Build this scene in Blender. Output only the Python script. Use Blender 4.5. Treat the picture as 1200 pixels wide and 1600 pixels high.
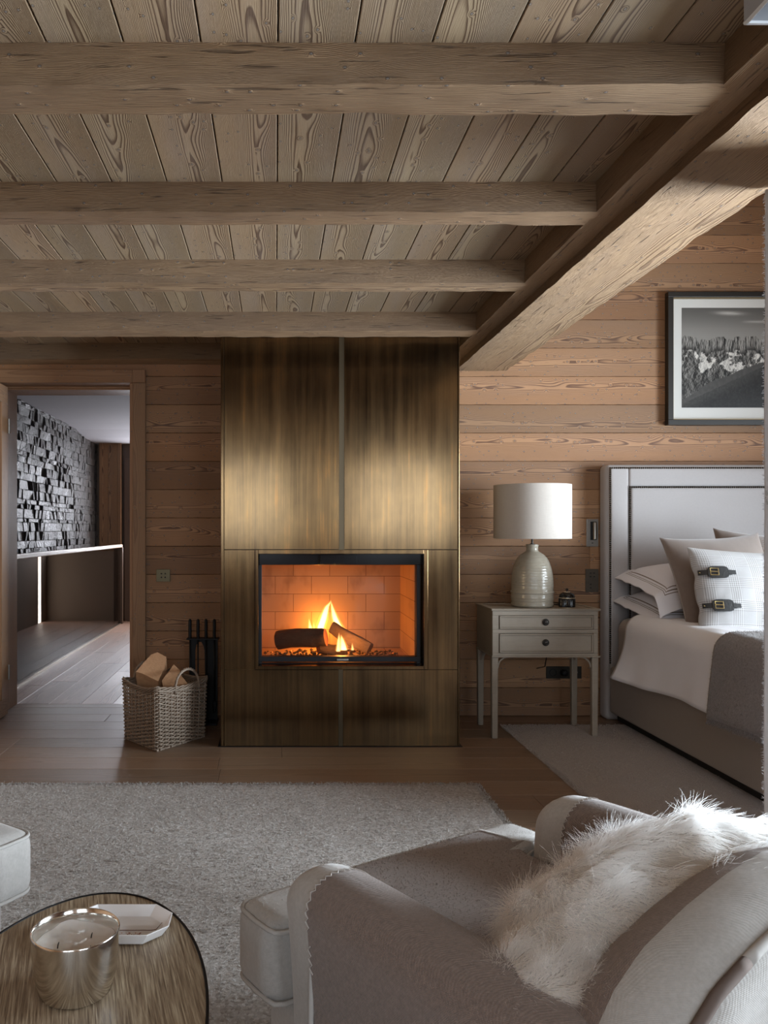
import bpy, math, random
import numpy as np
from mathutils import Vector, Matrix, noise

for o in list(bpy.data.objects):
    bpy.data.objects.remove(o)
S = bpy.context.scene
COL = S.collection
PI = math.pi
random.seed(7)

# ------------------------------------------------------------ camera, world, lights, exposure
F = 1250.0                     # focal length in photo pixels
EYE = 1.15
VX, VY = 430.0, 828.0          # principal point in the photo
cam = bpy.data.cameras.new('camera')
cam.sensor_fit = 'AUTO'
cam.sensor_width = 36
cam.lens = 36 * F / 1600
cam.shift_x = (600 - VX) / 1600
cam.shift_y = (VY - 800) / 1600
cam.clip_start = 0.02
co = bpy.data.objects.new('camera', cam)
COL.objects.link(co)
co.location = (0, 0, EYE)
co.rotation_euler = (PI / 2, 0, 0)
S.camera = co

S.view_settings.view_transform = 'Standard'
S.view_settings.look = 'None'
S.view_settings.gamma = 1
S.view_settings.use_curve_mapping = False
S.view_settings.exposure = -0.35

w = bpy.data.worlds.new('world')
S.world = w
w.use_nodes = True
w.node_tree.nodes['Background'].inputs[0].default_value = (0.62, 0.75, 1.0, 1)
w.node_tree.nodes['Background'].inputs[1].default_value = 0.6


def area(name, loc, rot, sx, sy, power, col=(1, 1, 1), spread=180):
    l = bpy.data.lights.new(name, 'AREA')
    l.shape = 'RECTANGLE'
    l.size, l.size_y = sx, sy
    l.energy = power
    l.color = col
    l.spread = math.radians(spread)
    o = bpy.data.objects.new(name, l)
    COL.objects.link(o)
    o.location = loc
    o.rotation_euler = rot
    return o


DAY = (0.80, 0.91, 1.0)
# daylight through the bed-side window (right wall), the two rear windows and the hall window
area('window_light_right', (4.95, 2.05, 1.02), (0, math.radians(90 + 1), 0), 1.9, 2.3, 590, DAY, 114)
area('window_light_rear_a', (-0.45, -1.9, 1.5), (PI / 2, 0, 0), 1.3, 1.2, 46, DAY)
area('window_light_rear_b', (1.75, -1.9, 1.5), (PI / 2, 0, 0), 1.5, 1.2, 58, DAY)
area('window_light_hall', (-1.33, 10.28, 1.45), (PI / 2, 0, PI), 0.8, 1.1, 85, (0.88, 0.91, 1.0))

area('slit_light_hall', (-0.88, 9.88, 0.5), (0, PI / 2, 0), 1.0, 0.13, 5, (1.0, 0.9, 0.8))


# ------------------------------------------------------------ node helper
class N:
    def __init__(s, name):
        m = bpy.data.materials.new(name)
        m.use_nodes = True
        s.mat = m
        s.t = m.node_tree
        s.t.nodes.clear()
        s.out = s.t.nodes.new('ShaderNodeOutputMaterial')

    def put(s, sock, v):
        if isinstance(v, bpy.types.NodeSocket):
            s.t.links.new(v, sock)
        elif v is not None:
            if hasattr(sock.default_value, '__len__') and not hasattr(v, '__len__'):
                v = (v,) * len(sock.default_value)
            if sock.type == 'RGBA' and len(v) == 3:
                v = (*v, 1)
            sock.default_value = v

    def node(s, typ, props=None, **ins):
        n = s.t.nodes.new(typ)
        for k, v in (props or {}).items():
            setattr(n, k, v)
        for k, v in ins.items():
            s.put(n.inputs[k.replace('_', ' ')], v)
        return n

    def m(s, op, a, b=None, c=None, clamp=False):
        n = s.t.nodes.new('ShaderNodeMath')
        n.operation = op
        n.use_clamp = clamp
        s.put(n.inputs[0], a)
        if b is not None:
            s.put(n.inputs[1], b)
        if c is not None:
            s.put(n.inputs[2], c)
        return n.outputs[0]

    def xyz(s, x=0.0, y=0.0, z=0.0):
        n = s.t.nodes.new('ShaderNodeCombineXYZ')
        s.put(n.inputs[0], x)
        s.put(n.inputs[1], y)
        s.put(n.inputs[2], z)
        return n.outputs[0]

    def sep(s, v):
        n = s.t.nodes.new('ShaderNodeSeparateXYZ')
        s.put(n.inputs[0], v)
        return n.outputs[0], n.outputs[1], n.outputs[2]

    def uv(s, layer='UVMap'):
        n = s.t.nodes.new('ShaderNodeUVMap')
        n.uv_map = layer
        return n.outputs[0]

    def obj(s):
        return s.t.nodes.new('ShaderNodeTexCoord').outputs['Object']

    def noise(s, vec, scale=1.0, detail=2.0, rough=0.5, dist=0.0):
        n = s.t.nodes.new('ShaderNodeTexNoise')
        s.put(n.inputs['Vector'], vec)
        n.inputs['Scale'].default_value = scale
        n.inputs['Detail'].default_value = detail
        n.inputs['Roughness'].default_value = rough
        n.inputs['Distortion'].default_value = dist
        return n.outputs['Fac']

    def ramp(s, fac, stops, interp='LINEAR'):
        n = s.t.nodes.new('ShaderNodeValToRGB')
        n.color_ramp.interpolation = interp
        e = n.color_ramp.elements
        while len(e) < len(stops):
            e.new(0.5)
        for i, (p, c) in enumerate(stops):
            e[i].position = p
            if not hasattr(c, '__len__'):
                c = (c, c, c)
            e[i].color = (*c, 1) if len(c) == 3 else c
        s.put(n.inputs[0], fac)
        return n.outputs[0]

    def mix(s, f, a, b, mode='MIX'):
        n = s.t.nodes.new('ShaderNodeMix')
        n.data_type = 'RGBA'
        n.blend_type = mode
        s.put(n.inputs[0], f)
        s.put(n.inputs[6], a)
        s.put(n.inputs[7], b)
        return n.outputs[2]

    def bump(s, h, strength=0.3, dist=0.01, normal=None):
        n = s.t.nodes.new('ShaderNodeBump')
        n.inputs['Strength'].default_value = strength
        n.inputs['Distance'].default_value = dist
        s.put(n.inputs['Height'], h)
        if normal is not None:
            s.put(n.inputs['Normal'], normal)
        return n.outputs[0]

    def bsdf(s, color, rough=0.5, metal=0.0, normal=None, **kw):
        n = s.t.nodes.new('ShaderNodeBsdfPrincipled')
        s.put(n.inputs['Base Color'], color)
        s.put(n.inputs['Roughness'], rough)
        s.put(n.inputs['Metallic'], metal)
        if normal is not None:
            s.put(n.inputs['Normal'], normal)
        for k, v in kw.items():
            s.put(n.inputs[k.replace('_', ' ')], v)
        s.t.links.new(n.outputs[0], s.out.inputs[0])
        return n


def plain(name, col, rough=0.5, metal=0.0, var=0.0, scale=30, bump=0.0, **kw):
    k = N(name)
    c = col
    nz = None
    if var:
        f = k.noise(k.obj(), scale, 4, 0.6)
        c = k.mix(f, tuple(x * (1 - var) for x in col), tuple(min(1, x * (1 + var)) for x in col))
        if bump:
            nz = k.bump(f, bump, 0.004)
    k.bsdf(c, rough, metal, nz, **kw)
    return k.mat


def wood(name, light, dark, A=2300, contrast=0.75, rough=0.6, tint=0.3, knots=0.5, bump=0.25, fib=0.25, grey=(0.3, 0.27, 0.25), greyamt=0.35, slow=5.0, cracks=0.0, red=(1.06, 0.97, 0.93)):
    k = N(name)
    u, v, _ = k.sep(k.uv())
    r1, r2, _ = k.sep(k.uv('Rnd'))
    vv = k.m('ADD', v, k.m('ADD', k.m('MULTIPLY', r1, 41.0), k.m('MULTIPLY', r2, 17.0)))
    u0 = k.m('MULTIPLY', k.m('SUBTRACT', r2, 0.5), 0.09)
    n1 = k.noise(k.xyz(k.m('MULTIPLY', u, 4.0), k.m('MULTIPLY', vv, 1.5), k.m('MULTIPLY', r1, 9.0)), 1.0, 2.0, 0.5)
    n2 = k.noise(k.xyz(k.m('MULTIPLY', u, 30.0), k.m('MULTIPLY', vv, 5.0), 0.0), 1.0, 2.0, 0.5)
    # knots: sparse cells of a stretched voronoi
    kv = k.xyz(k.m('MULTIPLY', u, 7.0), k.m('MULTIPLY', vv, 4.6), k.m('MULTIPLY', r2, 5.0))
    vo = k.node('ShaderNodeTexVoronoi', {'voronoi_dimensions': '2D'}, Vector=kv)
    kd = vo.outputs['Distance']
    kr, _, _ = k.sep(vo.outputs['Color'])
    on = k.m('LESS_THAN', kr, knots)
    kfall = k.m('MULTIPLY', on, k.m('POWER', k.m('SUBTRACT', 1.0, k.m('MULTIPLY', kd, 2.2), clamp=True), 2.5))
    uu = k.m('ADD', k.m('SUBTRACT', u, u0), k.m('MULTIPLY', k.m('SUBTRACT', n1, 0.5), 0.10))
    R = k.m('MULTIPLY', k.m('MULTIPLY', uu, uu), A)
    R = k.m('ADD', R, k.m('MULTIPLY', n1, slow))
    R = k.m('ADD', R, k.m('MULTIPLY', vv, k.m('MULTIPLY', k.m('SUBTRACT', r1, 0.5), 2.5)))
    R = k.m('ADD', R, k.m('MULTIPLY', n2, 0.55))
    R = k.m('ADD', R, k.m('MULTIPLY', kfall, 4.0))
    s = k.m('FRACT', R)
    band = k.ramp(s, [(0.0, 0.0), (0.5, 0.10), (0.80, 0.9), (0.90, 1.0), (1.0, 0.0)])
    big = k.noise(k.xyz(k.m('MULTIPLY', u, 9.0), k.m('MULTIPLY', vv, 1.1), 3.0), 1.0, 3.0, 0.6)
    fibre = k.noise(k.xyz(k.m('MULTIPLY', u, 420.0), k.m('MULTIPLY', vv, 9.0), 0.0), 1.0, 3.0, 0.6)
    cf = k.m('MULTIPLY', band, k.m('MULTIPLY', contrast, k.m('ADD', 0.45, big)), clamp=True)
    col = k.mix(cf, light, dark)
    col = k.mix(k.m('MULTIPLY', k.m('SUBTRACT', big, 0.42, clamp=True), greyamt * 3, clamp=True), col, grey)
    t = k.m('ADD', 1 - tint / 2, k.m('MULTIPLY', r1, tint))
    col = k.mix(1.0, col, k.xyz(k.m('MULTIPLY', t, 1.0), t, t), 'MULTIPLY')
    col = k.mix(r2, col, k.mix(1.0, col, red, 'MULTIPLY'))
    col = k.mix(k.m('MULTIPLY', k.m('SUBTRACT', fibre, 0.35, clamp=True), fib * 2, clamp=True), col, k.mix(0.6, col, dark))
    # knot core
    kc = k.m('MULTIPLY', on, k.m('LESS_THAN', k.m('ADD', kd, k.m('MULTIPLY', n2, 0.06)), 0.155))
    kin = k.m('MULTIPLY', on, k.m('LESS_THAN', k.m('ADD', kd, k.m('MULTIPLY', n2, 0.06)), 0.115))
    col = k.mix(k.m('MULTIPLY', kc, 0.7), col, tuple(c * 0.5 for c in dark))
    col = k.mix(k.m('MULTIPLY', kin, 0.8), col, tuple(c * 0.85 for c in grey))
    if cracks:
        ck = k.noise(k.xyz(k.m('MULTIPLY', u, 85.0), k.m('MULTIPLY', vv, 4.5), 7.0), 1.0, 3.0, 0.6, 0.4)
        cm = k.m('MULTIPLY', k.m('SUBTRACT', ck, 0.62, clamp=True), 14.0, clamp=True)
        col = k.mix(k.m('MULTIPLY', cm, cracks), col, tuple(c * 0.35 for c in dark))
        fibre = k.m('SUBTRACT', fibre, k.m('MULTIPLY', cm, 2.0))
    h = k.m('ADD', k.m('MULTIPLY', band, 0.5), k.m('MULTIPLY', fibre, 0.8))
    h = k.m('ADD', h, k.m('MULTIPLY', kc, -0.6))
    nb = k.bump(h, bump, 0.004)
    rr = k.m('ADD', rough - 0.08, k.m('MULTIPLY', big, 0.16))
    k.bsdf(col, rr, 0.0, nb)
    return k.mat


# ------------------------------------------------------------ mesh helper
class MB:
    def __init__(s):
        s.v, s.f, s.uv, s.rn, s.mi = [], [], [], [], []

    def add(s, verts, faces, uvs=None, rnd=(0.5, 0.5), mi=0):
        b = len(s.v)
        s.v += [tuple(p) for p in verts]
        for i, f in enumerate(faces):
            s.f.append([b + j for j in f])
            s.uv.append(uvs[i] if uvs else None)
            s.rn.append(rnd)
            s.mi.append(mi[i] if hasattr(mi, '__len__') else mi)
        return s

    def box(s, x0, x1, y0, y1, z0, z1, axis='X', rnd=None, mi=0, jit=0.0):
        """box with wood-style UVs: v runs along `axis`, u across, in metres"""
        lo, hi = (x0, y0, z0), (x1, y1, z1)
        c = [(x0 + x1) / 2, (y0 + y1) / 2, (z0 + z1) / 2]
        V = [(x0, y0, z0), (x1, y0, z0), (x1, y1, z0), (x0, y1, z0), (x0, y0, z1), (x1, y0, z1), (x1, y1, z1), (x0, y1, z1)]
        Fs = [(3, 2, 1, 0), (4, 5, 6, 7), (0, 1, 5, 4), (2, 3, 7, 6), (1, 2, 6, 5), (3, 0, 4, 7)]
        na = [2, 2, 1, 1, 0, 0]
        a = 'XYZ'.index(axis)
        if rnd is None:
            rnd = (random.random(), random.random())
        uvs = []
        for f, n in zip(Fs, na):
            ax = [i for i in range(3) if i != n]
            if a in ax:
                ua = [i for i in ax if i != a][0]
                uvs.append([(V[i][ua] - c[ua], V[i][a]) for i in f])
            else:
                uvs.append([(V[i][ax[0]] - c[ax[0]], V[i][ax[1]]) for i in f])
        return s.add(V, Fs, uvs, rnd, mi)

    def tube(s, pts, r, n=8, closed=False, mi=0, cap=True, squash=None):
        pts = [Vector(p) for p in pts]
        m = len(pts)
        rr = r if hasattr(r, '__len__') else [r] * m
        V, Fs = [], []
        up = Vector((0, 0, 1))
        prev = None
        for i, p in enumerate(pts):
            if closed:
                d = pts[(i + 1) % m] - pts[i - 1]
            else:
                d = pts[min(i + 1, m - 1)] - pts[max(i - 1, 0)]
            if d.length < 1e-9:
                d = Vector((0, 0, 1))
            d.normalize()
            if prev is None:
                x = d.cross(up)
                if x.length < 1e-3:
                    x = d.cross(Vector((1, 0, 0)))
            else:
                x = prev - d * prev.dot(d)
                if x.length < 1e-6:
                    x = d.orthogonal()
            x.normalize()
            prev = x
            y = d.cross(x)
            for j in range(n):
                a = 2 * PI * j / n
                V.append(p + (x * math.cos(a) + y * math.sin(a)) * rr[i])
        for i in range(m if closed else m - 1):
            for j in range(n):
                a, b = i * n + j, i * n + (j + 1) % n
                c, d_ = ((i + 1) % m) * n + (j + 1) % n, ((i + 1) % m) * n + j
                Fs.append((a, b, c, d_))
        if not closed and cap:
            Fs.append(tuple(range(n - 1, -1, -1)))
            Fs.append(tuple((m - 1) * n + j for j in range(n)))
        return s.add(V, Fs, None, (random.random(), random.random()), mi)

    def lathe(s, prof, c=(0, 0, 0), n=40, mi=0, capb=True, capt=True, sx=1, sy=1):
        V, Fs = [], []
        for r, z in prof:
            for j in range(n):
                a = 2 * PI * j / n
                V.append((c[0] + r * math.cos(a) * sx, c[1] + r * math.sin(a) * sy, c[2] + z))
        m = len(prof)
        for i in range(m - 1):
            for j in range(n):
                Fs.append((i * n + j, i * n + (j + 1) % n, (i + 1) * n + (j + 1) % n, (i + 1) * n + j))
        if capb:
            Fs.append(tuple(range(n - 1, -1, -1)))
        if capt:
            Fs.append(tuple((m - 1) * n + j for j in range(n)))
        return s.add(V, Fs, None, (0.5, 0.5), mi)

    def prism(s, poly, y0, y1, plane='XZ', mi=0, rnd=None):
        """poly in a plane, extruded along the third axis"""
        def P(a, b, t):
            return {'XZ': (a, t, b), 'XY': (a, b, t), 'YZ': (t, a, b)}[plane]
        n = len(poly)
        V = [P(a, b, y0) for a, b in poly] + [P(a, b, y1) for a, b in poly]
        Fs = [tuple(range(n)), tuple(range(2 * n - 1, n - 1, -1))]
        for i in range(n):
            j = (i + 1) % n
            Fs.append((j, i, n + i, n + j))
        return s.add(V, Fs, None, rnd or (random.random(), random.random()), mi)

    def grid(s, nu, nv, fn, mi=0, uvfn=None, rnd=(0.5, 0.5), flip=False):
        V = [fn(i / nu, j / nv) for j in range(nv + 1) for i in range(nu + 1)]
        Fs, U = [], []
        for j in range(nv):
            for i in range(nu):
                f = [j * (nu + 1) + i, j * (nu + 1) + i + 1, (j + 1) * (nu + 1) + i + 1, (j + 1) * (nu + 1) + i]
                if uvfn:
                    U.append([uvfn((q % (nu + 1)) / nu, (q // (nu + 1)) / nv) for q in (f[::-1] if flip else f)])
                Fs.append(tuple(f[::-1] if flip else f))
        return s.add(V, Fs, U or None, rnd, mi)

    def xform(s, fn):
        s.v = [tuple(fn(*p)) for p in s.v]
        return s

    def build(s, name, mats, parent=None, smooth=False, bevel=0, sub=0, local=False, weld=False, seg=2, solid=0):
        me = bpy.data.meshes.new(name)
        me.from_pydata(s.v, [], s.f)
        ul = me.uv_layers.new(name='UVMap')
        rl = me.uv_layers.new(name='Rnd')
        uvs, rns = [], []
        for p in me.polygons:
            q = s.uv[p.index]
            if q is None:
                n = p.normal
                ax = max(range(3), key=lambda i: abs(n[i]))
                i0, i1 = [(1, 2), (0, 2), (0, 1)][ax]
                q = [(s.v[v][i0], s.v[v][i1]) for v in p.vertices]
            for t in q:
                uvs += t
                rns += s.rn[p.index]
        ul.data.foreach_set('uv', uvs)
        rl.data.foreach_set('uv', rns)
        if not hasattr(mats, '__len__'):
            mats = [mats]
        for m in mats:
            me.materials.append(m)
        me.polygons.foreach_set('material_index', s.mi)
        if smooth:
            me.polygons.foreach_set('use_smooth', [True] * len(me.polygons))
            if smooth is not True:
                me.set_sharp_from_angle(angle=math.radians(smooth))
        me.update()
        o = bpy.data.objects.new(name, me)
        COL.objects.link(o)
        if weld:
            md = o.modifiers.new('weld', 'WELD')
            md.merge_threshold = 1e-5
        if solid:
            md = o.modifiers.new('solid', 'SOLIDIFY')
            md.thickness = solid
            md.offset = 0
        if bevel:
            md = o.modifiers.new('bevel', 'BEVEL')
            md.width = bevel
            md.segments = seg
            md.limit_method = 'ANGLE'
            md.angle_limit = math.radians(40)
            md.harden_normals = False
        if sub:
            md = o.modifiers.new('sub', 'SUBSURF')
            md.levels = md.render_levels = sub
        if parent is not None:
            o.parent = parent
            if not local:
                o.matrix_parent_inverse = WM(parent).inverted()
        return o


def WM(o):
    m = Matrix.Translation(o.location) @ o.rotation_euler.to_matrix().to_4x4()
    if o.parent is not None:
        m = WM(o.parent) @ o.matrix_parent_inverse @ m
    return m


def tag(o, label, cat, group=None, kind=None):
    o['label'] = label
    o['category'] = cat
    if group:
        o['group'] = group
    if kind:
        o['kind'] = kind
    return o


def thing(name, loc, label, cat, group=None, rz=0.0):
    o = bpy.data.objects.new(name, None)
    o.empty_display_size = 0.1
    COL.objects.link(o)
    o.location = loc
    o.rotation_euler = (0, 0, rz)
    return tag(o, label, cat, group)


def struct(o, label=None, cat=None):
    o['kind'] = 'structure'
    if label:
        o['label'] = label
    if cat:
        o['category'] = cat
    return o


def px(x, y, d):
    """photo pixel + depth -> world point"""
    return Vector(((x - VX) * d / F, d, EYE - (y - VY) * d / F))


def rounded(w_, d_, h_, r, n=12, bulge=(0, 0, 0), c=(0, 0, 0)):
    """rounded box as one mesh (cube sphere-style grid), returns verts, faces"""
    hx, hy, hz = w_ / 2, d_ / 2, h_ / 2
    idx, V, Fs = {}, [], []

    def ease(t):
        return t

    def key(p):
        q = (round(p[0], 5), round(p[1], 5), round(p[2], 5))
        if q not in idx:
            idx[q] = len(V)
            x, y, z = p[0] * hx, p[1] * hy, p[2] * hz
            ix = max(-hx + r, min(hx - r, x))
            iy = max(-hy + r, min(hy - r, y))
            iz = max(-hz + r, min(hz - r, z))
            d = Vector((x - ix, y - iy, z - iz))
            if d.length > 1e-9:
                mx = max(abs(d.x), abs(d.y), abs(d.z))
                d = d.normalized() * mx
            x, y, z = ix + d.x, iy + d.y, iz + d.z
            a, b, g = x / hx, y / hy, z / hz
            x += bulge[0] * a * (1 - b * b) * (1 - g * g)
            y += bulge[1] * b * (1 - a * a) * (1 - g * g)
            z += bulge[2] * g * (1 - abs(a) ** 3) * (1 - abs(b) ** 3)
            V.append((x + c[0], y + c[1], z + c[2]))
        return idx[q]

    def coords(h, rr):
        k = max(2, n)
        base = [-1 + 2 * i / k for i in range(k + 1)]
        e = rr / h
        ex = [-1, -1 + e * 0.2, -1 + e * 0.45, -1 + e * 0.75, -1 + e]
        mid = [-1 + e + (2 - 2 * e) * i / k for i in range(1, k)]
        return ex + mid + [-q for q in reversed(ex)]
    X, Y, Z = coords(hx, r), coords(hy, r), coords(hz, r)
    for sgn in (-1, 1):
        for A, B, f in ((X, Y, lambda a, b: (a, b, sgn)), (Y, Z, lambda a, b: (sgn, a, b)), (Z, X, lambda a, b: (b, sgn, a))):
            for i in range(len(A) - 1):
                for j in range(len(B) - 1):
                    q = [key(f(A[i], B[j])), key(f(A[i + 1], B[j])), key(f(A[i + 1], B[j + 1])), key(f(A[i], B[j + 1]))]
                    Fs.append(tuple(q if sgn > 0 else q[::-1]))
    return V, Fs


def hair(name, mat, roots, dirs, length, parent=None, seg=5, r0=0.0004, r1=0.0001, droop=0.0, curl=0.0, local=False, seed=0):
    rng = np.random.default_rng(seed)
    n = len(roots)
    roots = np.asarray(roots, float)
    dirs = np.asarray(dirs, float)
    dirs /= np.linalg.norm(dirs, axis=1)[:, None] + 1e-9
    L = np.asarray(length, float).reshape(-1, 1) * np.ones((n, 1))
    P = np.zeros((n, seg, 3))
    p = roots.copy()
    d = dirs.copy()
    P[:, 0] = p
    jit = rng.normal(0, curl, (n, 3))
    for k in range(1, seg):
        p = p + d * L / (seg - 1)
        P[:, k] = p
        d = d + jit + np.array([0, 0, -droop])
        d /= np.linalg.norm(d, axis=1)[:, None] + 1e-9
    c = bpy.data.hair_curves.new(name)
    c.add_curves([seg] * n)
    c.attributes['position'].data.foreach_set('vector', P.reshape(-1).astype(np.float32))
    ra = c.attributes.get('radius') or c.attributes.new('radius', 'FLOAT', 'POINT')
    ra.data.foreach_set('value', np.tile(np.linspace(r0, r1, seg), n).astype(np.float32))
    c.materials.append(mat)
    o = bpy.data.objects.new(name, c)
    COL.objects.link(o)
    if parent is not None:
        o.parent = parent
        if not local:
            o.matrix_parent_inverse = WM(parent).inverted()
    return o


def sample(me_o, n, seed=0, flt=None):
    """random points and normals on a mesh (its own coordinates)"""
    me = me_o.data
    me.calc_loop_triangles()
    V = np.array([v.co[:] for v in me.vertices])
    T = np.array([t.vertices[:] for t in me.loop_triangles])
    VN = np.array([v.normal[:] for v in me.vertices])
    A, B, C = V[T[:, 0]], V[T[:, 1]], V[T[:, 2]]
    ar = np.linalg.norm(np.cross(B - A, C - A), axis=1)
    rng = np.random.default_rng(seed)
    i = rng.choice(len(T), n, p=ar / ar.sum())
    a, b = rng.random(n), rng.random(n)
    fl = a + b > 1
    a[fl], b[fl] = 1 - a[fl], 1 - b[fl]
    P = A[i] + (B[i] - A[i]) * a[:, None] + (C[i] - A[i]) * b[:, None]
    NN = VN[T[i, 0]] * (1 - a - b)[:, None] + VN[T[i, 1]] * a[:, None] + VN[T[i, 2]] * b[:, None]
    NN /= np.linalg.norm(NN, axis=1)[:, None] + 1e-9
    if flt is not None:
        k = flt(P, NN)
        P, NN = P[k], NN[k]
    return P, NN


def fabric(name, col, col2=None, scale=260, rough=0.9, bump=0.35, mott=60, sheen=0.25, amt=1.0):
    k = N(name)
    ob = k.obj()
    f = k.noise(ob, mott, 5, 0.7)
    f2 = k.noise(ob, 6, 2, 0.5)
    c2 = col2 or tuple(c * 0.72 for c in col)
    c = k.mix(k.m('MULTIPLY', k.m('SUBTRACT', f, 0.3, clamp=True), 2.2 * amt, clamp=True), col, c2)
    c = k.mix(k.m('MULTIPLY', f2, 0.15), c, tuple(x * 0.8 for x in col))
    x, y, z = k.sep(ob)
    wv = k.m('SINE', k.m('MULTIPLY', k.m('ADD', k.m('ADD', x, y), z), scale * 6))
    wv2 = k.m('SINE', k.m('MULTIPLY', k.m('SUBTRACT', k.m('ADD', x, k.m('MULTIPLY', y, 0.7)), z), scale * 5))
    h = k.m('ADD', k.m('MULTIPLY', k.m('ADD', wv, wv2), 0.25), f)
    k.bsdf(c, rough, 0, k.bump(h, bump, 0.002), Sheen_Weight=sheen, Sheen_Roughness=0.5)
    return k.mat

# ============================================================ MATERIALS
W_WALL = wood('larch_wall', (0.365, 0.205, 0.10), (0.115, 0.052, 0.022), A=2600, slow=9.0, contrast=1.15, tint=0.4, knots=0.36, rough=0.6, greyamt=0.12)
W_CEIL = wood('larch_ceiling', (0.36, 0.275, 0.175), (0.105, 0.062, 0.034), A=2700, slow=9.0, contrast=1.3, tint=0.22, knots=0.24, rough=0.65, greyamt=0.3)
W_BEAM = wood('hewn_beam', (0.43, 0.30, 0.175), (0.15, 0.082, 0.042), A=900, contrast=0.8, cracks=0.6, tint=0.2, knots=0.14, rough=0.75, bump=0.9, fib=1.3, greyamt=0.15, slow=5.0, red=(1.05, 0.95, 0.88))
W_FLOOR = wood('oak_floor', (0.235, 0.155, 0.10), (0.12, 0.074, 0.046), A=900, contrast=0.6, tint=0.35, knots=0.16, rough=0.42, bump=0.12, greyamt=0.2, slow=4.0)
W_HALL = wood('oak_hall_floor', (0.44, 0.295, 0.225), (0.2, 0.12, 0.085), A=900, contrast=0.5, tint=0.25, knots=0.3, rough=0.4, bump=0.25, greyamt=0.3, slow=4.0)
W_DOOR = wood('larch_door', (0.34, 0.2, 0.105), (0.17, 0.085, 0.042), A=1500, contrast=0.55, tint=0.18, knots=0.2, rough=0.55, greyamt=0.05)
W_DARK = wood('dark_panel', (0.10, 0.066, 0.045), (0.05, 0.03, 0.02), A=1500, contrast=0.6, tint=0.2, knots=0.1, rough=0.5, greyamt=0.1)
W_TABLE = None
BLACK_BACK = plain('shadow_gap', (0.02, 0.015, 0.012), 0.9)
PLASTER = plain('white_plaster', (0.34, 0.33, 0.35), 0.85, var=0.03, scale=8)
DARKWALL = plain('brown_plaster', (0.3, 0.23, 0.18), 0.8)
BLACK_METAL = plain('black_steel', (0.012, 0.012, 0.014), 0.45, 0.6)
BLACK_GLOSS = plain('black_gloss', (0.006, 0.006, 0.007), 0.12, 0.0, Specular_IOR_Level=0.25)
STEEL = plain('brushed_nickel', (0.33, 0.31, 0.28), 0.38, 1.0, var=0.15, scale=80)
BRONZE = plain('bronze_plate', (0.11, 0.09, 0.07), 0.42, 0.85, var=0.15, scale=60)
DARKHOLE = plain('dark_recess', (0.01, 0.01, 0.01), 0.6)


def brass_mat(name, patch=1.0):
    k = N(name)
    x, y, z = k.sep(k.obj())
    st = k.noise(k.xyz(k.m('MULTIPLY', x, 85.0), y, k.m('MULTIPLY', z, 1.6)), 1.0, 3, 0.6)
    st2 = k.noise(k.xyz(k.m('MULTIPLY', x, 22.0), y, k.m('MULTIPLY', z, 1.1)), 1.0, 3, 0.6)
    pt = k.noise(k.xyz(k.m('MULTIPLY', x, 4.0), y, k.m('MULTIPLY', z, 2.2)), 1.0, 4, 0.6)
    f = k.m('ADD', k.m('MULTIPLY', st, 0.32), k.m('ADD', k.m('MULTIPLY', st2, 0.42), k.m('MULTIPLY', pt, 0.56)))
    col = k.ramp(f, [(0.40, (0.056, 0.036, 0.023)), (0.58, (0.112, 0.072, 0.038)), (0.74, (0.165, 0.104, 0.051)), (0.92, (0.30, 0.145, 0.05))])
    r = k.m('ADD', 0.13, k.m('MULTIPLY', st2, 0.11))
    k.bsdf(col, r, 1.0, k.bump(st, 0.05, 0.001), Anisotropic=0.35)
    return k.mat


BRASS = brass_mat('patinated_brass')
BRASS_DARK = plain('dark_brass', (0.11, 0.085, 0.055), 0.35, 1.0)
BRASS_EDGE = plain('brass_edge', (0.42, 0.32, 0.19), 0.25, 1.0)

k = N('fire_brick')
x, y, z = k.sep(k.obj())
g = k.node('ShaderNodeNewGeometry')
nx, ny, nz_ = k.sep(g.outputs['Normal'])
side = k.m('GREATER_THAN', k.m('ABSOLUTE', nx), 0.5)
hor = k.m('ADD', k.m('MULTIPLY', side, y), k.m('MULTIPLY', k.m('SUBTRACT', 1.0, side), x))
br = k.node('ShaderNodeTexBrick', {'offset': 0.5}, Vector=k.xyz(hor, k.m('SUBTRACT', z, 0.438), 0.0))
br.inputs['Scale'].default_value = 1.0
br.inputs['Mortar Size'].default_value = 0.0016
br.inputs['Mortar Smooth'].default_value = 0.1
br.inputs['Brick Width'].default_value = 0.22
br.inputs['Row Height'].default_value = 0.108
k.put(br.inputs['Color1'], (0.50, 0.33, 0.19))
k.put(br.inputs['Color2'], (0.44, 0.29, 0.165))
k.put(br.inputs['Mortar'], (0.16, 0.09, 0.05))
nn = k.noise(k.obj(), 120, 4, 0.7)
soot = k.noise(k.xyz(k.m('MULTIPLY', x, 7.0), y, k.m('MULTIPLY', z, 4.0)), 1.0, 3, 0.6)
c = k.mix(k.m('MULTIPLY', k.m('SUBTRACT', soot, 0.55, clamp=True), 3.0, clamp=True), br.outputs['Color'], (0.16, 0.09, 0.055))
c = k.mix(k.m('GREATER_THAN', nn, 0.74), c, (0.15, 0.08, 0.05))
k.bsdf(c, 0.85, 0, k.bump(br.outputs['Fac'], -0.4, 0.003))
BRICK = k.mat

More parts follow.
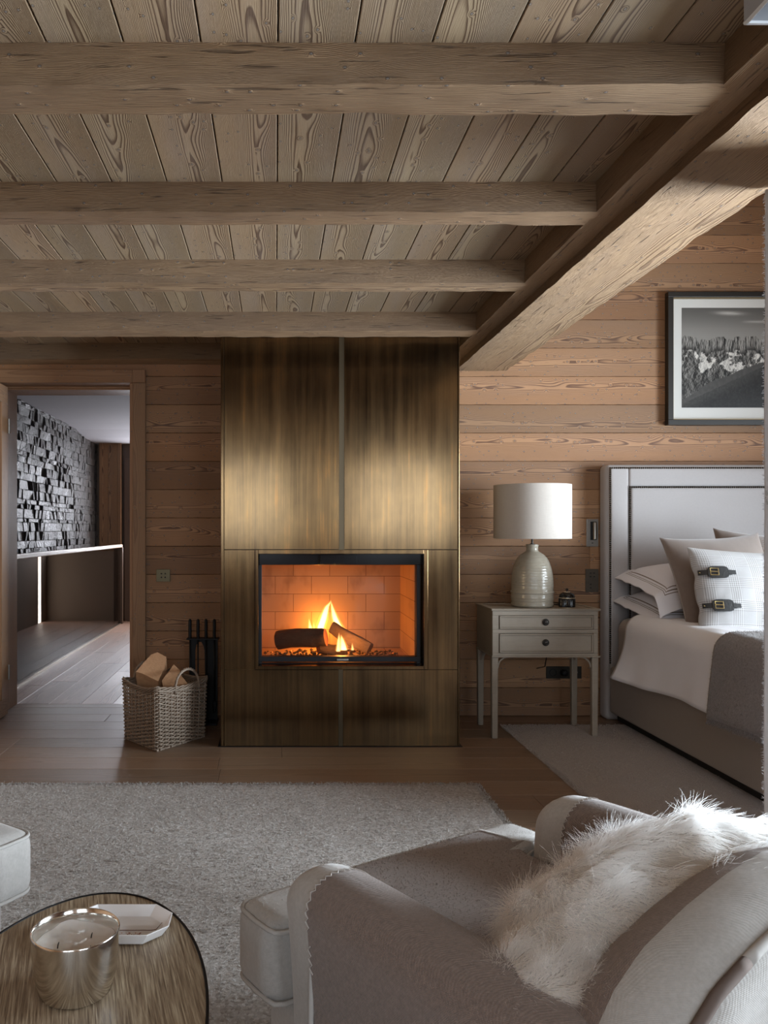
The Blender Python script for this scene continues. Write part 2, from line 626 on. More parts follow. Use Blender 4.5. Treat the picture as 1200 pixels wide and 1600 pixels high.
k = N('split_stone')
r1, r2, _ = k.sep(k.uv('Rnd'))
f = k.noise(k.obj(), 28, 6, 0.65)
f2 = k.noise(k.obj(), 120, 4, 0.6)
c = k.mix(f, (0.03, 0.028, 0.029), (0.11, 0.10, 0.10))
c = k.mix(k.m('MULTIPLY', r1, 0.5), c, (0.15, 0.135, 0.125))
rr = k.m('ADD', 0.24, k.m('MULTIPLY', f, 0.25))
k.bsdf(c, rr, 0.0, k.bump(k.m('ADD', f, k.m('MULTIPLY', f2, 0.3)), 1.0, 0.05), Specular_IOR_Level=1.0)
STONE = k.mat


def glass_mat(name, tint=(1, 1, 1), ior=1.5):
    k = N(name)
    fr = k.node('ShaderNodeFresnel')
    fr.inputs['IOR'].default_value = ior
    tr = k.node('ShaderNodeBsdfTransparent')
    tr.inputs[0].default_value = (*tint, 1)
    gl = k.node('ShaderNodeBsdfGlossy')
    gl.inputs['Roughness'].default_value = 0.0
    mx = k.node('ShaderNodeMixShader')
    k.t.links.new(fr.outputs[0], mx.inputs[0])
    k.t.links.new(tr.outputs[0], mx.inputs[1])
    k.t.links.new(gl.outputs[0], mx.inputs[2])
    k.t.links.new(mx.outputs[0], k.out.inputs[0])
    return k.mat


GLASS = glass_mat('clear_glass', (0.95, 0.95, 0.95), 1.18)
GLASS_SMOKE = glass_mat('smoked_glass', (0.92, 0.89, 0.86), 1.45)

# ============================================================ SETTING
YW = 4.94            # front face of the fireplace wall
CZ = 2.268           # plank ceiling
BZ = 2.17            # beam undersides
PW = 0.1747          # wall plank height
XL, XR = -2.6, 4.75
YB = -1.85


def plank_wall(name, rects_fn, mat):
    mb = MB()
    rects_fn(mb)
    return struct(mb.build(name, mat, bevel=0.0018, seg=1))


def back_wall(mb):
    z = 0.0016
    i = 0
    while z < 3.4:
        z1 = z + PW
        spans = [(XL, XR)]
        if z < 2.09:
            spans = [(XL, -1.765), (-0.875, XR)]
        for a, b in spans:
            xs = [a]
            xx = a + random.uniform(1.0, 3.4)
            while xx < b - 0.5:
                if not (0.95 < xx < 2.5 and i % 5):
                    xs.append(xx)
                xx += random.uniform(2.0, 4.0)
            xs.append(b)
            for q in range(len(xs) - 1):
                if xs[q] < 0.5 < xs[q + 1] and xs[q + 1] > 1.0 and xs[q] < -0.3:
                    pass
                mb.box(xs[q] + 0.0006, xs[q + 1] - 0.0006, YW, YW + 0.022, z + 0.001, z1 - 0.001)
        z = z1
        i += 1


plank_wall('wall_back', back_wall, W_WALL)
mb = MB()
mb.box(XL, -1.78, YW + 0.02, 5.285, 0, 3.4).box(-0.86, XR, YW + 0.02, 5.285, 0, 3.4).box(-1.78, -0.86, YW + 0.02, 5.285, 2.11, 3.4)
struct(mb.build('wall_back_core', BLACK_BACK))

# main floor, boards run across the room
mb = MB()
y = YB
row = 0
while y < 5.285:
    y1 = min(y + 0.19, 5.285)
    x = XL - random.uniform(0, 1.5)
    while x < XR:
        x1 = x + random.uniform(1.4, 2.4)
        mb.box(max(x, XL) + 0.0007, min(x1, XR) - 0.0007, y + 0.0008, y1 - 0.0008, -0.02, 0)
        x = x1
    y = y1
floor = struct(mb.build('floor', W_FLOOR, bevel=0.0012, seg=1))
struct(MB().box(XL - .2, XR + .2, YB - .2, 5.285, -0.12, -0.019).build('floor_base', BLACK_BACK))

# plank ceiling
mb = MB()
i = -16
while True:
    x0 = 0.006 + 0.177 * i
    if x0 > 1.1:
        break
    if x0 > XL - 0.2:
        mb.box(x0 + 0.0016, x0 + 0.177 - 0.0016, YB, YW + 0.02, CZ, CZ + 0.022, axis='Y')
    i += 1
struct(mb.build('ceiling', W_CEIL, bevel=0.002, seg=1))
struct(MB().box(XL - .1, 1.3, YB - .1, YW + .1, CZ + 0.021, CZ + 0.08).build('ceiling_core', BLACK_BACK))


def beam(name, axis, a0, a1, b0, b1, z0, z1, amp=0.004, seed=0, st=0.025, r=0.0028, label=None):
    """rough hewn beam running along axis, b = other horizontal axis"""
    n = int((a1 - a0) / st) + 1
    sec = []
    m = 5
    def edge(p, q):
        return [(p[0] + (q[0] - p[0]) * t / m, p[1] + (q[1] - p[1]) * t / m) for t in range(m)]
    cs = [(b0, z0), (b1, z0), (b1, z1), (b0, z1)]
    for i in range(4):
        sec += edge(cs[i], cs[(i + 1) % 4])
    per = [0]
    for i in range(1, len(sec) + 1):
        p, q = sec[i - 1], sec[i % len(sec)]
        per.append(per[-1] + math.hypot(p[0] - q[0], p[1] - q[1]))
    V, Fs, U = [], [], []
    cb, cz = (b0 + b1) / 2, (z0 + z1) / 2
    L = len(sec)
    for i in range(n + 1):
        a = a0 + (a1 - a0) * i / n
        for j, (b, z) in enumerate(sec):
            nv = noise.noise_vector(Vector((a * 3.0, b * 14 + seed, z * 14)))
            nf = noise.noise_vector(Vector((a * 11.0, b * 30 + seed, z * 30)))
            corner = (j % m == 0)
            k_ = amp * (1.0 if not corner else 1.4)
            bb = b + (nv.x * k_ * 0.35 + nf.x * k_ * 0.55)
            zz = z + (nv.y * k_ * 0.35 + nf.y * k_ * 0.55)
            if corner:
                bb += (cb - b) / abs(cb - b) * r * (0.4 + max(0, nf.z) * 1.3)
                zz += (cz - z) / abs(cz - z) * r * (0.4 + max(0, nf.z) * 1.3)
            if z > z1 - 1e-6:
                zz = z1
            V.append((a, bb, zz) if axis == 'X' else (bb, a, zz))
    off = seed * 0.37
    for i in range(n):
        for j in range(L):
            j2 = (j + 1) % L
            f = (i * L + j, i * L + j2, (i + 1) * L + j2, (i + 1) * L + j)
            va, vb = a0 + (a1 - a0) * i / n, a0 + (a1 - a0) * (i + 1) / n
            ua, ub = per[j] - per[-1] / 2 + off * .1, per[j + 1] - per[-1] / 2 + off * .1
            q = [(ua, va), (ub, va), (ub, vb), (ua, vb)]
            if axis == 'X':
                pass
            else:
                f, q = f[::-1], q[::-1]
            Fs.append(f)
            U.append(q)
    ca, cb_ = tuple(range(L - 1, -1, -1)), tuple(n * L + j for j in range(L))
    if axis == 'Y':
        ca, cb_ = ca[::-1], cb_[::-1]
    Fs += [ca, cb_]
    U += [[(0, 0)] * L, [(0, 0)] * L]
    mb = MB().add(V, Fs, U, ((seed * 0.618) % 1, (seed * 0.377) % 1))
    return struct(mb.build(name, W_BEAM, smooth=35), label, 'ceiling beam' if label else None)


for nm, y0, y1, sd, amp in (('ceiling_beam', 0.30, 0.42, 3, .003), ('ceiling_beam', 1.06, 1.18, 5, .003), ('ceiling_beam', 1.834, 1.969, 1, .0045),
                        ('ceiling_beam', 2.568, 2.68, 2, .0035), ('ceiling_beam', 3.307, 3.43, 4, .0035), ('ceiling_beam', 4.10, 4.236, 7.3, .0035), ('ceiling_beam', 4.78, 4.938, 6, .003)):
    beam(nm, 'X', XL, 1.06 if y0 < 4.7 else 0.98, y0, y1, BZ, CZ + 0.004, amp, sd)
beam('ceiling_beam', 'Y', YB, 4.938, 1.03, 1.13, BZ, CZ + 0.004, 0.003, 8.6)
beam('ceiling_beam', 'Y', YB, 4.938, 1.112, 1.428, 2.131, 2.42, 0.0035, 9.2, r=0.005)

# the higher bed alcove, outer walls with window openings
mb = MB()
mb.box(1.2, 1.40, YB, YW, 2.41, 3.4)
struct(mb.build('wall_alcove', W_WALL))
struct(MB().box(1.2, XR + .1, YB - .1, YW + .1, 3.38, 3.45, axis='Y').build('ceiling_alcove', W_CEIL))
# left wall
mb = MB()
z = 0.0016
while z < 2.3:
    mb.box(XL - 0.03, XL, YB, YW, z + .001, z + PW - .001, axis='Y')
    z += PW
struct(mb.build('wall_left', W_WALL))
struct(MB().box(XL - .2, XL - .029, YB - .1, 5.285, 0, 3.4).build('wall_left_core', BLACK_BACK))


def wall_with_holes(name, axis, c, th, a0, a1, z1, holes, mat):
    """vertical wall of planks along axis at coordinate c with rectangular openings"""
    mb = MB()
    z = 0.0
    cuts = sorted({0.0, z1, *[h[2] for h in holes], *[h[3] for h in holes]})
    zs = [0.0]
    while zs[-1] < z1 - 1e-6:
        nz = zs[-1] + PW
        for q in cuts:
            if zs[-1] + 1e-6 < q < nz - 1e-6 or abs(q - nz) < 1e-6:
                nz = q
                break
        zs.append(min(nz, z1))
    for za, zb in zip(zs, zs[1:]):
        spans = [(a0, a1)]
        for h in sorted(holes):
            if za >= h[2] - 1e-6 and zb <= h[3] + 1e-6:
                l, r = spans.pop()
                spans += [(l, h[0]), (h[1], r)]
        for l, r in spans:
            if axis == 'Y':
                mb.box(c, c + th, l, r, za, zb, axis='Y')
            else:
                mb.box(l, r, c, c + th, za, zb, axis='X')
    return struct(mb.build(name, mat))


wall_with_holes('wall_right', 'Y', XR, 0.12, YB, 5.0, 3.4, [(0.85, 3.3, 0.06, 2.1)], W_WALL)
wall_with_holes('wall_front', 'X', YB - 0.12, 0.12, XL - .1, XR + .1, 3.4, [(-1.1, 0.2, 0.9, 2.1), (1.0, 2.5, 0.9, 2.1)], W_WALL)


def window(name, axis, c, a0, a1, z0, z1):
    mb = MB()
    t = 0.07
    def bx(l, r, za, zb, th=0.07):
        if axis == 'Y':
            mb.box(c, c + th, l, r, za, zb, axis='Y')
        else:
            mb.box(l, r, c, c + th, za, zb, axis='X')
    bx(a0, a1, z0, z0 + t); bx(a0, a1, z1 - t, z1)
    bx(a0, a0 + t, z0 + t, z1 - t); bx(a1 - t, a1, z0 + t, z1 - t)
    m = (a0 + a1) / 2
    bx(m - .035, m + .035, z0 + t, z1 - t)
    o = struct(mb.build(name, W_DOOR, bevel=0.004))
    return o


window('window_1', 'Y', XR + 0.03, 0.85, 3.3, 0.06, 2.1)
window('window_2', 'X', YB - 0.1, -1.1, 0.2, 0.9, 2.1)
window('window_3', 'X', YB - 0.1, 1.0, 2.5, 0.9, 2.1)

# ---- doorway: lining, casing and the open leaf
JL, JR = -1.704, -0.893
mb = MB()
mb.box(JL - 0.05, JL, 4.975, 5.285, 0, 2.04, axis='Z').box(JR, JR + 0.035, YW - 0.002, 5.285, 0, 2.04, axis='Z')
mb.box(JL - 0.05, JR + 0.035, 5.07, 5.285, 2.038, 2.11).box(JL - 0.05, JR + 0.035, YW - .002, 5.07, 2.055, 2.11)
mb.box(JL - 0.05, JR + 0.035, 5.055, 5.075, 2.046, 2.06)
struct(mb.build('trim_1', W_DOOR, bevel=0.003))
mb = MB()
mb.box(-0.878, -0.797, YW - 0.022, YW, 0, 2.055, axis='Z')
mb.box(-0.878, -0.797, YW - 0.022, YW, 2.056, 2.136, axis='Z')
mb.box(-0.897, -0.878, YW - 0.010, YW, 0, 2.055, axis='Z')
mb.box(-1.90, -0.8785, YW - 0.022, YW, 2.056, 2.136)
mb.box(-1.90, -1.712, YW - 0.022, YW, 0, 2.055, axis='Z')
struct(mb.build('trim_2', W_DOOR, bevel=0.003))
leaf = MB()
lx0, lx1 = -1.707, -1.662
leaf.box(lx0, lx1, 4.15, 4.975, 0.008, 0.11, axis='Y')
leaf.box(lx0, lx1, 4.15, 4.975, 1.93, 2.038, axis='Y')
leaf.box(lx0, lx1, 4.865, 4.975, 0.11, 1.93, axis='Z')
leaf.box(lx0, lx1, 4.15, 4.26, 0.11, 1.93, axis='Z')
leaf.box(lx0 + 0.012, lx1 - 0.012, 4.26, 4.865, 0.11, 1.93, axis='Z')
dl = leaf.build('door_1', W_DOOR, bevel=0.003)
struct(dl, 'open larch door leaf hinged at the left of the doorway', 'door')
hd = MB().tube([(lx1, 4.21, 1.02), (lx1 + .05, 4.21, 1.02), (lx1 + .05, 4.32, 1.02)], 0.009, 10)
hd.build('door_handle', STEEL, dl, smooth=True)
MB().lathe([(0.008, 0.0), (0.008, 0.09)], (lx1 + 0.004, 4.978, 1.75), 12).lathe([(0.008, 0.0), (0.008, 0.09)], (lx1 + 0.004, 4.978, 0.22), 12).build('hinge', STEEL, dl, smooth=40)

# ---- hall beyond the doorway
mb = MB()
x = -1.915
while x < -0.9:
    yy = 5.285 - random.uniform(0, 1.2)
    while yy < 10.6:
        y1 = yy + random.uniform(1.3, 2.2)
        mb.box(x + .0008, x + 0.2092, max(yy, 5.2855) + .0008, min(y1, 10.6) - .0008, -0.02, 0, axis='Y')
        yy = y1
    x += 0.21
struct(mb.build('floor_hall', W_HALL, bevel=0.0015, seg=1))
struct(MB().box(-1.93, -0.85, 5.285, 10.7, -0.3, -0.021).build('floor_hall_base', BLACK_BACK))
# stone wall of split blocks
mb = MB()
rng = random.Random(5)
z = -1.7
while z < 2.4:
    h = rng.choice([0.035, 0.045, 0.06, 0.07, 0.085])
    yy = 5.0
    while yy < 10.3:
        wd = rng.uniform(0.05, 0.16)
        p = rng.uniform(0.0, 0.015) if rng.random() < 0.97 else rng.uniform(-0.03, -0.01)
        X0 = -2.27 + p
        a, b = yy + 0.0008, yy + wd - 0.0008
        t1, t2 = rng.uniform(-.011, .011), rng.uniform(-.007, .007)
        V = [(-2.36, a, z), (-2.36, b, z), (-2.36, b, z + h - .001), (-2.36, a, z + h - .001),
             (X0 - t1 - t2, a, z), (X0 + t1 - t2, b, z), (X0 + t1 + t2, b, z + h - .001), (X0 - t1 + t2, a, z + h - .001)]
        mb.add(V, [(4, 5, 6, 7), (0, 3, 2, 1), (0, 1, 5, 4), (3, 7, 6, 2), (1, 2, 6, 5), (0, 4, 7, 3)], None, (rng.random(), rng.random()))
        yy += wd
    z += h
struct(mb.build('wall_hall_stone', STONE, bevel=0.004, seg=1), 'grey split stone wall of the stairwell beyond the doorway', 'stone wall')
struct(MB().box(-2.5, -2.35, 5.0, 10.7, -1.7, 2.5).build('wall_hall_stone_core', BLACK_BACK))
struct(MB().box(-2.5, -1.9, 5.285, 10.7, -1.8, -1.7).build('floor_stairwell', W_DARK))
hw = MB()
for q in ((5.285, 9.81, 0, 2.5), (9.96, 10.7, 0, 2.5), (9.81, 9.96, 1.0, 2.5)):
    hw.box(-0.885, -0.80, *q)
struct(hw.build('wall_hall_right', DARKWALL))
# hall ceiling with its lowered end
mb = MB()
prof = [(5.285, 2.305), (8.6, 2.305), (9.05, 2.29), (9.5, 2.245), (9.9, 2.235), (10.7, 2.235), (10.7, 2.6), (5.285, 2.6)]
mb.prism(prof, -2.5, -0.8, 'YZ')
struct(mb.build('ceiling_hall', PLASTER))
# end wall: pale boards then a dark door
mb = MB()
for a, b in ((-2.2, -2.09), (-2.088, -1.975), (-1.973, -1.93)):
    mb.box(a, b, 10.0, 10.05, -1.7, 2.3, axis='Z')
struct(mb.build('wall_hall_end', W_WALL, bevel=0.002))
mb = MB()
mb.box(-1.928, -1.755, 10.1, 10.15, 0, 2.3, axis='Z').box(-1.9, -1.83, 10.07, 10.1, 0, 2.05, axis='Z').box(-1.80, -1.757, 10.08, 10.1, .1, 2.0, axis='Z')
struct(mb.build('door_2', W_DARK, bevel=0.002))
struct(MB().box(-2.5, -1.75, 10.16, 10.25, -1.7, 2.6).box(-1.75, -0.8, 10.16, 10.25, -.3, 0.88).box(-1.75, -0.8, 10.16, 10.25, 2.02, 2.6).box(-.92, -.8, 10.16, 10.25, .88, 2.02).build('wall_hall_far', DARKWALL))
mb = MB()
mb.box(-1.75, -.92, 10.18, 10.24, .88, .94).box(-1.75, -.92, 10.18, 10.24, 1.96, 2.02).box(-1.75, -1.70, 10.18, 10.24, .94, 1.96).box(-.97, -.92, 10.18, 10.24, .94, 1.96).box(-1.355, -1.315, 10.18, 10.24, .94, 1.96)
struct(mb.build('window_4', W_DOOR, bevel=0.003))

# glass balustrade
bl = thing('glass_balustrade', (-1.9, 7.6, 0), 'glass balustrade with wooden handrail in the hall behind the doorway', 'balustrade')
MB().box(-1.908, -1.896, 5.30, 9.85, 0.0, 0.94, axis='Y').build('glass_pane', GLASS_SMOKE, bl)
MB().box(-1.925, -1.879, 5.29, 9.86, 0.935, 0.972, axis='Y').build('handrail', wood('oak_rail', (0.5, 0.36, 0.22), (0.3, 0.2, 0.12), A=900, contrast=.4, rough=.35, knots=0), bl, bevel=0.005)
MB().box(-1.896, -1.884, 5.30, 9.85, 0.0, 0.012, axis='Y').build('floor_channel', plain('pale_metal', (0.6, 0.56, 0.5), 0.3, 1.0), bl)
MB().box(-1.93, -1.87, 9.79, 9.85, 0.0, 0.935, axis='Z').build('newel_post', W_DARK, bl, bevel=0.003)

# ============================================================ FIREPLACE
YF = 4.24
kf = YF / F
def fx(p): return (p - VX) * kf
def fz(p): return EYE - (p - VY) * kf
HX0, HX1 = fx(345), fx(718)
fp = thing('fireplace', ((HX0 + HX1) / 2, 4.6, 0), 'tall brass-clad fireplace with a glass-fronted wood fire, against the plank wall', 'fireplace')
ox0, ox1, oz0, oz1 = fx(398.5), fx(668.5), fz(1046), fz(859)       # brass opening frame
body = MB()
body.box(HX0 + .004, ox0, YF + .006, YW - .002, 0, CZ - .002)
body.box(ox1, HX1 - .004, YF + .006, YW - .002, 0, CZ - .002)
body.box(ox0, ox1, YF + .006, YW - .002, oz1, CZ - .002).box(ox0, ox1, YF + .006, YW - .002, 0, oz0)
body.box(ox0, ox1, 4.90, YW - .002, oz0, oz1)
body.build('chimney_body', plain('dark_brass_core', (0.06, 0.045, 0.03), 0.4, 1.0), fp)
def panel(name, x0, x1, z0, z1):
    MB().box(x0, x1, YF, YF + 0.006, z0, z1, axis='Z').build(name, BRASS, fp, bevel=0.0012, seg=1)
panel('upper_panel', HX0 + .018, fx(530), oz1 + .002, BZ + .09)
panel('upper_panel', fx(538), HX1 - .010, oz1 + .002, BZ + .09)
panel('side_panel', HX0 + .018, ox0 - .001, oz0, oz1 - .001)
panel('side_panel', ox1 + .001, HX1 - .010, oz0, oz1 - .001)
panel('lower_panel', HX0 + .018, fx(529), 0.004, oz0 - .002)
panel('lower_panel', fx(536), HX1 - .010, 0.004, oz0 - .002)
MB().box(fx(529), fx(539), YF + .005, YF + .0062, oz1, BZ + .09, axis='Z').build('seam_strip', BRASS_DARK, fp)
MB().box(fx(528), fx(537), YF + .005, YF + .0062, .004, oz0, axis='Z').build('seam_strip', BRASS_DARK, fp)
# folded side edges
m_ = MB()
m_.box(HX0, HX0 + .0165, YF - .001, YW - .001, 0.003, BZ + .09, axis='Z')
m_.build('edge_strip', BRASS, fp, bevel=0.002)
m_ = MB()
m_.box(HX1 - .0085, HX1, YF - .001, YW - .001, 0.003, BZ + .09, axis='Z')
m_.build('edge_strip', BRASS, fp, bevel=0.002)
MB().box(HX0 - .015, HX1 + .015, YF - .004, YW - .002, 0.0, 0.003).build('base_plate', BLACK_METAL, fp)
# brass frame round the opening
ix0, ix1, iz0, iz1 = fx(403.5), fx(662), fz(1040.5), fz(865.5)
fr = MB()
for (a, b, c_, d_, ax) in ((ox0, ix0, oz0, oz1, 'Z'), (ix1, ox1, oz0, oz1, 'Z'), (ix0, ix1, iz1, oz1, 'X'), (ix0, ix1, oz0, iz0, 'X')):
    fr.box(a, b, YF - .005, YF + .10, c_, d_, axis=ax)
fr.build('opening_frame', BRASS, fp, bevel=0.0015)
# black door frame, header, rail
k43 = 4.305 / F
def gx(p): return (p - VX) * k43
def gz(p): return EYE - (p - VY) * k43
df = MB()
df.box(ix0, gx(409), 4.30, 4.345, iz0, iz1)
df.box(gx(650.5), gx(657), 4.30, 4.345, iz0, iz1)
df.box(ix0, gx(657), 4.30, 4.345, iz0, gz(1036))
df.box(ix0, gx(657), 4.292, 4.345, gz(1033.5), gz(1025.5))
df.build('door_frame', BLACK_METAL, fp, bevel=0.002)
MB().box(gx(657), ix1, 4.33, 4.345, iz0, iz1).build('side_reveal', BRASS, fp)
MB().box(ix0 + .003, ix1, 4.29, 4.35, gz(882.5), iz1).build('header', BLACK_GLOSS, fp, bevel=0.002)
MB().box(gx(500), gx(557), 4.283, 4.295, gz(881), gz(866.5)).build('damper_handle', BLACK_GLOSS, fp, bevel=0.001)
MB().box(gx(526), gx(544), 4.286, 4.292, gz(1031.5), gz(1028.5)).build('latch', STEEL, fp, bevel=0.001)
MB().box(gx(409), gx(650.5), 4.322, 4.327, gz(1026), gz(883)).build('glass_pane', GLASS, fp)
# firebox lining
FBZ = 0.43
bx0, bx1 = -0.085, 0.757
lin = MB()
lin.box(bx0 - .02, bx1 + .02, 4.85, 4.88, FBZ - .02, 1.0)
lin.box(bx0 - .02, bx0, 4.35, 4.85, FBZ - .02, 1.0)
lin.box(bx1, bx1 + .02, 4.35, 4.85, FBZ - .02, 1.0)
lin.box(bx0, bx1, 4.345, 4.85, FBZ - .02, FBZ)
lin.box(bx0 - .02, bx1 + .02, 4.345, 4.88, 0.985, 1.0)
lin.build('firebox_lining', BRICK, fp)

# ============================================================ FIRE
k = N('charred_bark')
f = k.noise(k.obj(), 40, 6, 0.7)
x, y, z = k.sep(k.obj())
f2 = k.noise(k.xyz(k.m('MULTIPLY', x, 12.0), k.m('MULTIPLY', y, 60.0), k.m('MULTIPLY', z, 60.0)), 1.0, 4, 0.6)
c = k.mix(f, (0.03, 0.019, 0.012), (0.12, 0.078, 0.05))
k.bsdf(c, 0.9, 0, k.bump(k.m('ADD', f, f2), 0.9, 0.01))
BARK = k.mat
k = N('log_end')
f = k.noise(k.obj(), 60, 4, 0.6)
k.bsdf(k.mix(f, (0.46, 0.2, 0.1), (0.28, 0.11, 0.055)), 0.8, 0, k.bump(f, 0.4, 0.003))
LOGEND = k.mat
k = N('grey_split_wood')
x, y, z = k.sep(k.obj())
f = k.noise(k.xyz(k.m('MULTIPLY', x, 20.0), k.m('MULTIPLY', y, 90.0), k.m('MULTIPLY', z, 90.0)), 1.0, 5, 0.65)
k.bsdf(k.mix(f, (0.10, 0.068, 0.045), (0.28, 0.2, 0.13)), 0.85, 0, k.bump(f, 0.7, 0.006))
SPLITWOOD = k.mat


def log(name, p, q, r, mats, label, seed=0, flat=0.0, n=22, seg=18):
    p, q = Vector(p), Vector(q)
    d = (q - p).normalized()
    x = d.cross(Vector((0, 0, 1))).normalized()
    y = x.cross(d)
    V, Fs, mi = [], [], []
    for i in range(seg + 1):
        t = i / seg
        c = p.lerp(q, t) + y * 0.01 * math.sin(t * 3 + seed)
        for j in range(n):
            a = 2 * PI * j / n
            rr = r * (1 + 0.12 * noise.noise(Vector((math.cos(a) * 1.2 + seed, math.sin(a) * 1.2, t * 2))) + 0.05 * noise.noise(Vector((math.cos(a) * 5 + seed, math.sin(a) * 5, t * 9))))
            ca, sa = math.cos(a), math.sin(a)
            if flat and ca > 0.35:
                ca = 0.35 + (ca - 0.35) * (1 - flat)
            if i in (0, seg):
                rr *= 0.95
            V.append(c + x * ca * rr + y * sa * rr)
    for i in range(seg):
        for j in range(n):
            Fs.append((i * n + j, i * n + (j + 1) % n, (i + 1) * n + (j + 1) % n, (i + 1) * n + j))
            mi.append(0)
    Fs += [tuple(range(n - 1, -1, -1)), tuple(seg * n + j for j in range(n))]
    mi += [1, 1]
    o = MB().add(V, Fs, None, (0.5, 0.5), mi).build(name, mats, smooth=50)
    return tag(o, label, 'log', 'logs in the fire')


log('burning_log', px(433, 1003, 4.62), px(509, 993.5, 4.54), 0.053, [BARK, LOGEND], 'thick dark round log lying across the left of the fire', 1)
log('burning_log', px(519, 978, 4.63), px(577, 1015, 4.50), 0.037, [SPLITWOOD, SPLITWOOD], 'grey split log leaning across the fire, sloping down to the right', 4, 0.7)
log('burning_log', px(497, 1013, 4.55), px(540, 1014, 4.60), 0.033, [BARK, LOGEND], 'short charred log glowing under the two larger fire logs', 9)
# embers and ash: a bed of small coals, nobody could count them
k = N('coal')
f = k.noise(k.obj(), 45, 3, 0.6)
c = k.mix(f, (0.015, 0.011, 0.009), (0.10, 0.075, 0.055))
b_ = k.bsdf(c, 0.9)
g_ = k.noise(k.obj(), 25, 2, 0.6)
k.put(b_.inputs['Emission Color'], (1.0, 0.22, 0.03))
k.put(b_.inputs['Emission Strength'], k.m('MULTIPLY', k.m('SUBTRACT', g_, 0.66, clamp=True), 60.0))
COAL = k.mat
mb = MB()
rng = random.Random(3)
for i in range(420):
    X = rng.uniform(-0.06, 0.72)
    Y = rng.uniform(4.4, 4.74)
    r = rng.uniform(0.004, 0.014) * (1.0 if 0.1 < X < 0.5 else 0.75)
    V, Fs = [], []
    for a, b, c_ in ((1, 0, 0), (-1, 0, 0), (0, 1, 0), (0, -1, 0), (0, 0, 1), (0, 0, -1)):
        s_ = r * rng.uniform(0.6, 1.3)
        V.append((X + a * s_ + rng.uniform(-.3, .3) * r, Y + b * s_, FBZ + r * 0.7 + c_ * s_ * 0.7))
    mb.add(V, [(0, 2, 4), (2, 1, 4), (1, 3, 4), (3, 0, 4), (2, 0, 5), (1, 2, 5), (3, 1, 5), (0, 3, 5)])
o = mb.build('ember_bed', COAL)
tag(o, 'bed of dark coals and glowing embers on the firebox floor', 'embers', kind='stuff')


def flame_mat(name, col, strength):
    k = N(name)
    e = k.node('ShaderNodeEmission')
    e.inputs[0].default_value = (*col, 1)
    e.inputs[1].default_value = strength
    k.t.links.new(e.outputs[0], k.out.inputs['Volume'])
    return k.mat


FL_OUT = flame_mat('flame_outer', (1.0, 0.38, 0.07), 45)
FL_IN = flame_mat('flame_core', (1.0, 0.62, 0.22), 260)


def flame(label, pts, d, dep=0.6):
    """pts: (centre px x, px y, half width px) from bottom to tip, at depth d"""
    out = None
    for mat, sc, nm in ((FL_OUT, 1.35, 'flame'), (FL_IN, 0.85, 'flame_core')):
        n = 14
        dense = []
        for i in range(len(pts) - 1):
            for t in (0, .25, .5, .75):
                dense.append([a + (b - a) * t for a, b in zip(pts[i], pts[i + 1])])
        dense.append(list(pts[-1]))
        sm = [dense[0]] + [[(dense[i - 1][q] + dense[i][q] * 2 + dense[i + 1][q]) / 4 for q in range(3)] for i in range(1, len(dense) - 1)] + [dense[-1]]
        V, Fs = [], []
        for (cx, cy, hw) in sm:
            c = px(cx, cy if sc > 1 else cy + 1.0, d)
            h = max(0.15, hw) * sc * d / F
            for j in range(n):
                a = 2 * PI * j / n
                V.append((c.x + math.cos(a) * h, c.y + math.sin(a) * h * dep + (0.0), c.z))
        for i in range(len(sm) - 1):
            for j in range(n):
                Fs.append((i * n + j, i * n + (j + 1) % n, (i + 1) * n + (j + 1) % n, (i + 1) * n + j))
        Fs += [tuple(range(n - 1, -1, -1)), tuple((len(sm) - 1) * n + j for j in range(n))]
        o = MB().add(V, Fs).build(nm, mat, out, smooth=True)
        if out is None:
            out = tag(o, label, 'flame', 'flames on the logs')
    return out


flame('small pair-tipped flame at the left end of the fire', [(485, 990, 6), (485.5, 984, 4.8), (484.5, 977, 2.6), (483.5, 970, 1.3), (482.8, 965.5, .3)], 4.64)
flame('short thin flame just right of the leftmost flame', [(491, 989, 3.5), (491, 983, 2.2), (490.5, 976, 1.2), (490, 971, .3)], 4.645)
flame('broad white flame rising left of the highest flame tip', [(500, 988, 7), (501, 979, 6.5), (505.5, 966, 6.0), (508.5, 955, 5.0), (511, 947, 3.5), (515.5, 941, 1.6), (517, 937, .3)], 4.66)
flame('slim flame slanting down right behind the leaning log', [(531, 983, 8), (526.5, 973, 6.0), (522.5, 962, 4.6), (520, 952, 3.0), (518, 943, 1.4), (517, 937.5, .3)], 4.69)
flame('front flame burning low in the middle, right prong', [(537, 1015, 6.5), (536, 1006, 4.8), (534.5, 998, 3.0), (532.8, 991, .5)], 4.44)
flame('front flame burning low in the middle, left prong', [(528.5, 1017, 4), (528.8, 1008, 3.2), (529.5, 998, 2.4), (529.8, 988, .4)], 4.45)
flame('tiny flame lick at the right of the low front flame', [(551, 1015, 2.6), (550.5, 1009, 1.6), (550.3, 1004, .3)], 4.45)


def pt(name, loc, power, col, r=0.05):
    l = bpy.data.lights.new(name, 'POINT')
    l.energy = power
    l.color = col
    l.shadow_soft_size = r
    o = bpy.data.objects.new(name, l)
    COL.objects.link(o)
    o.location = loc


pt('fire_light', (0.27, 4.755, 0.575), 4.6, (1.0, 0.30, 0.04), 0.035)
pt('fire_light_low', (0.37, 4.45, 0.53), 2.1, (1.0, 0.32, 0.05), 0.03)

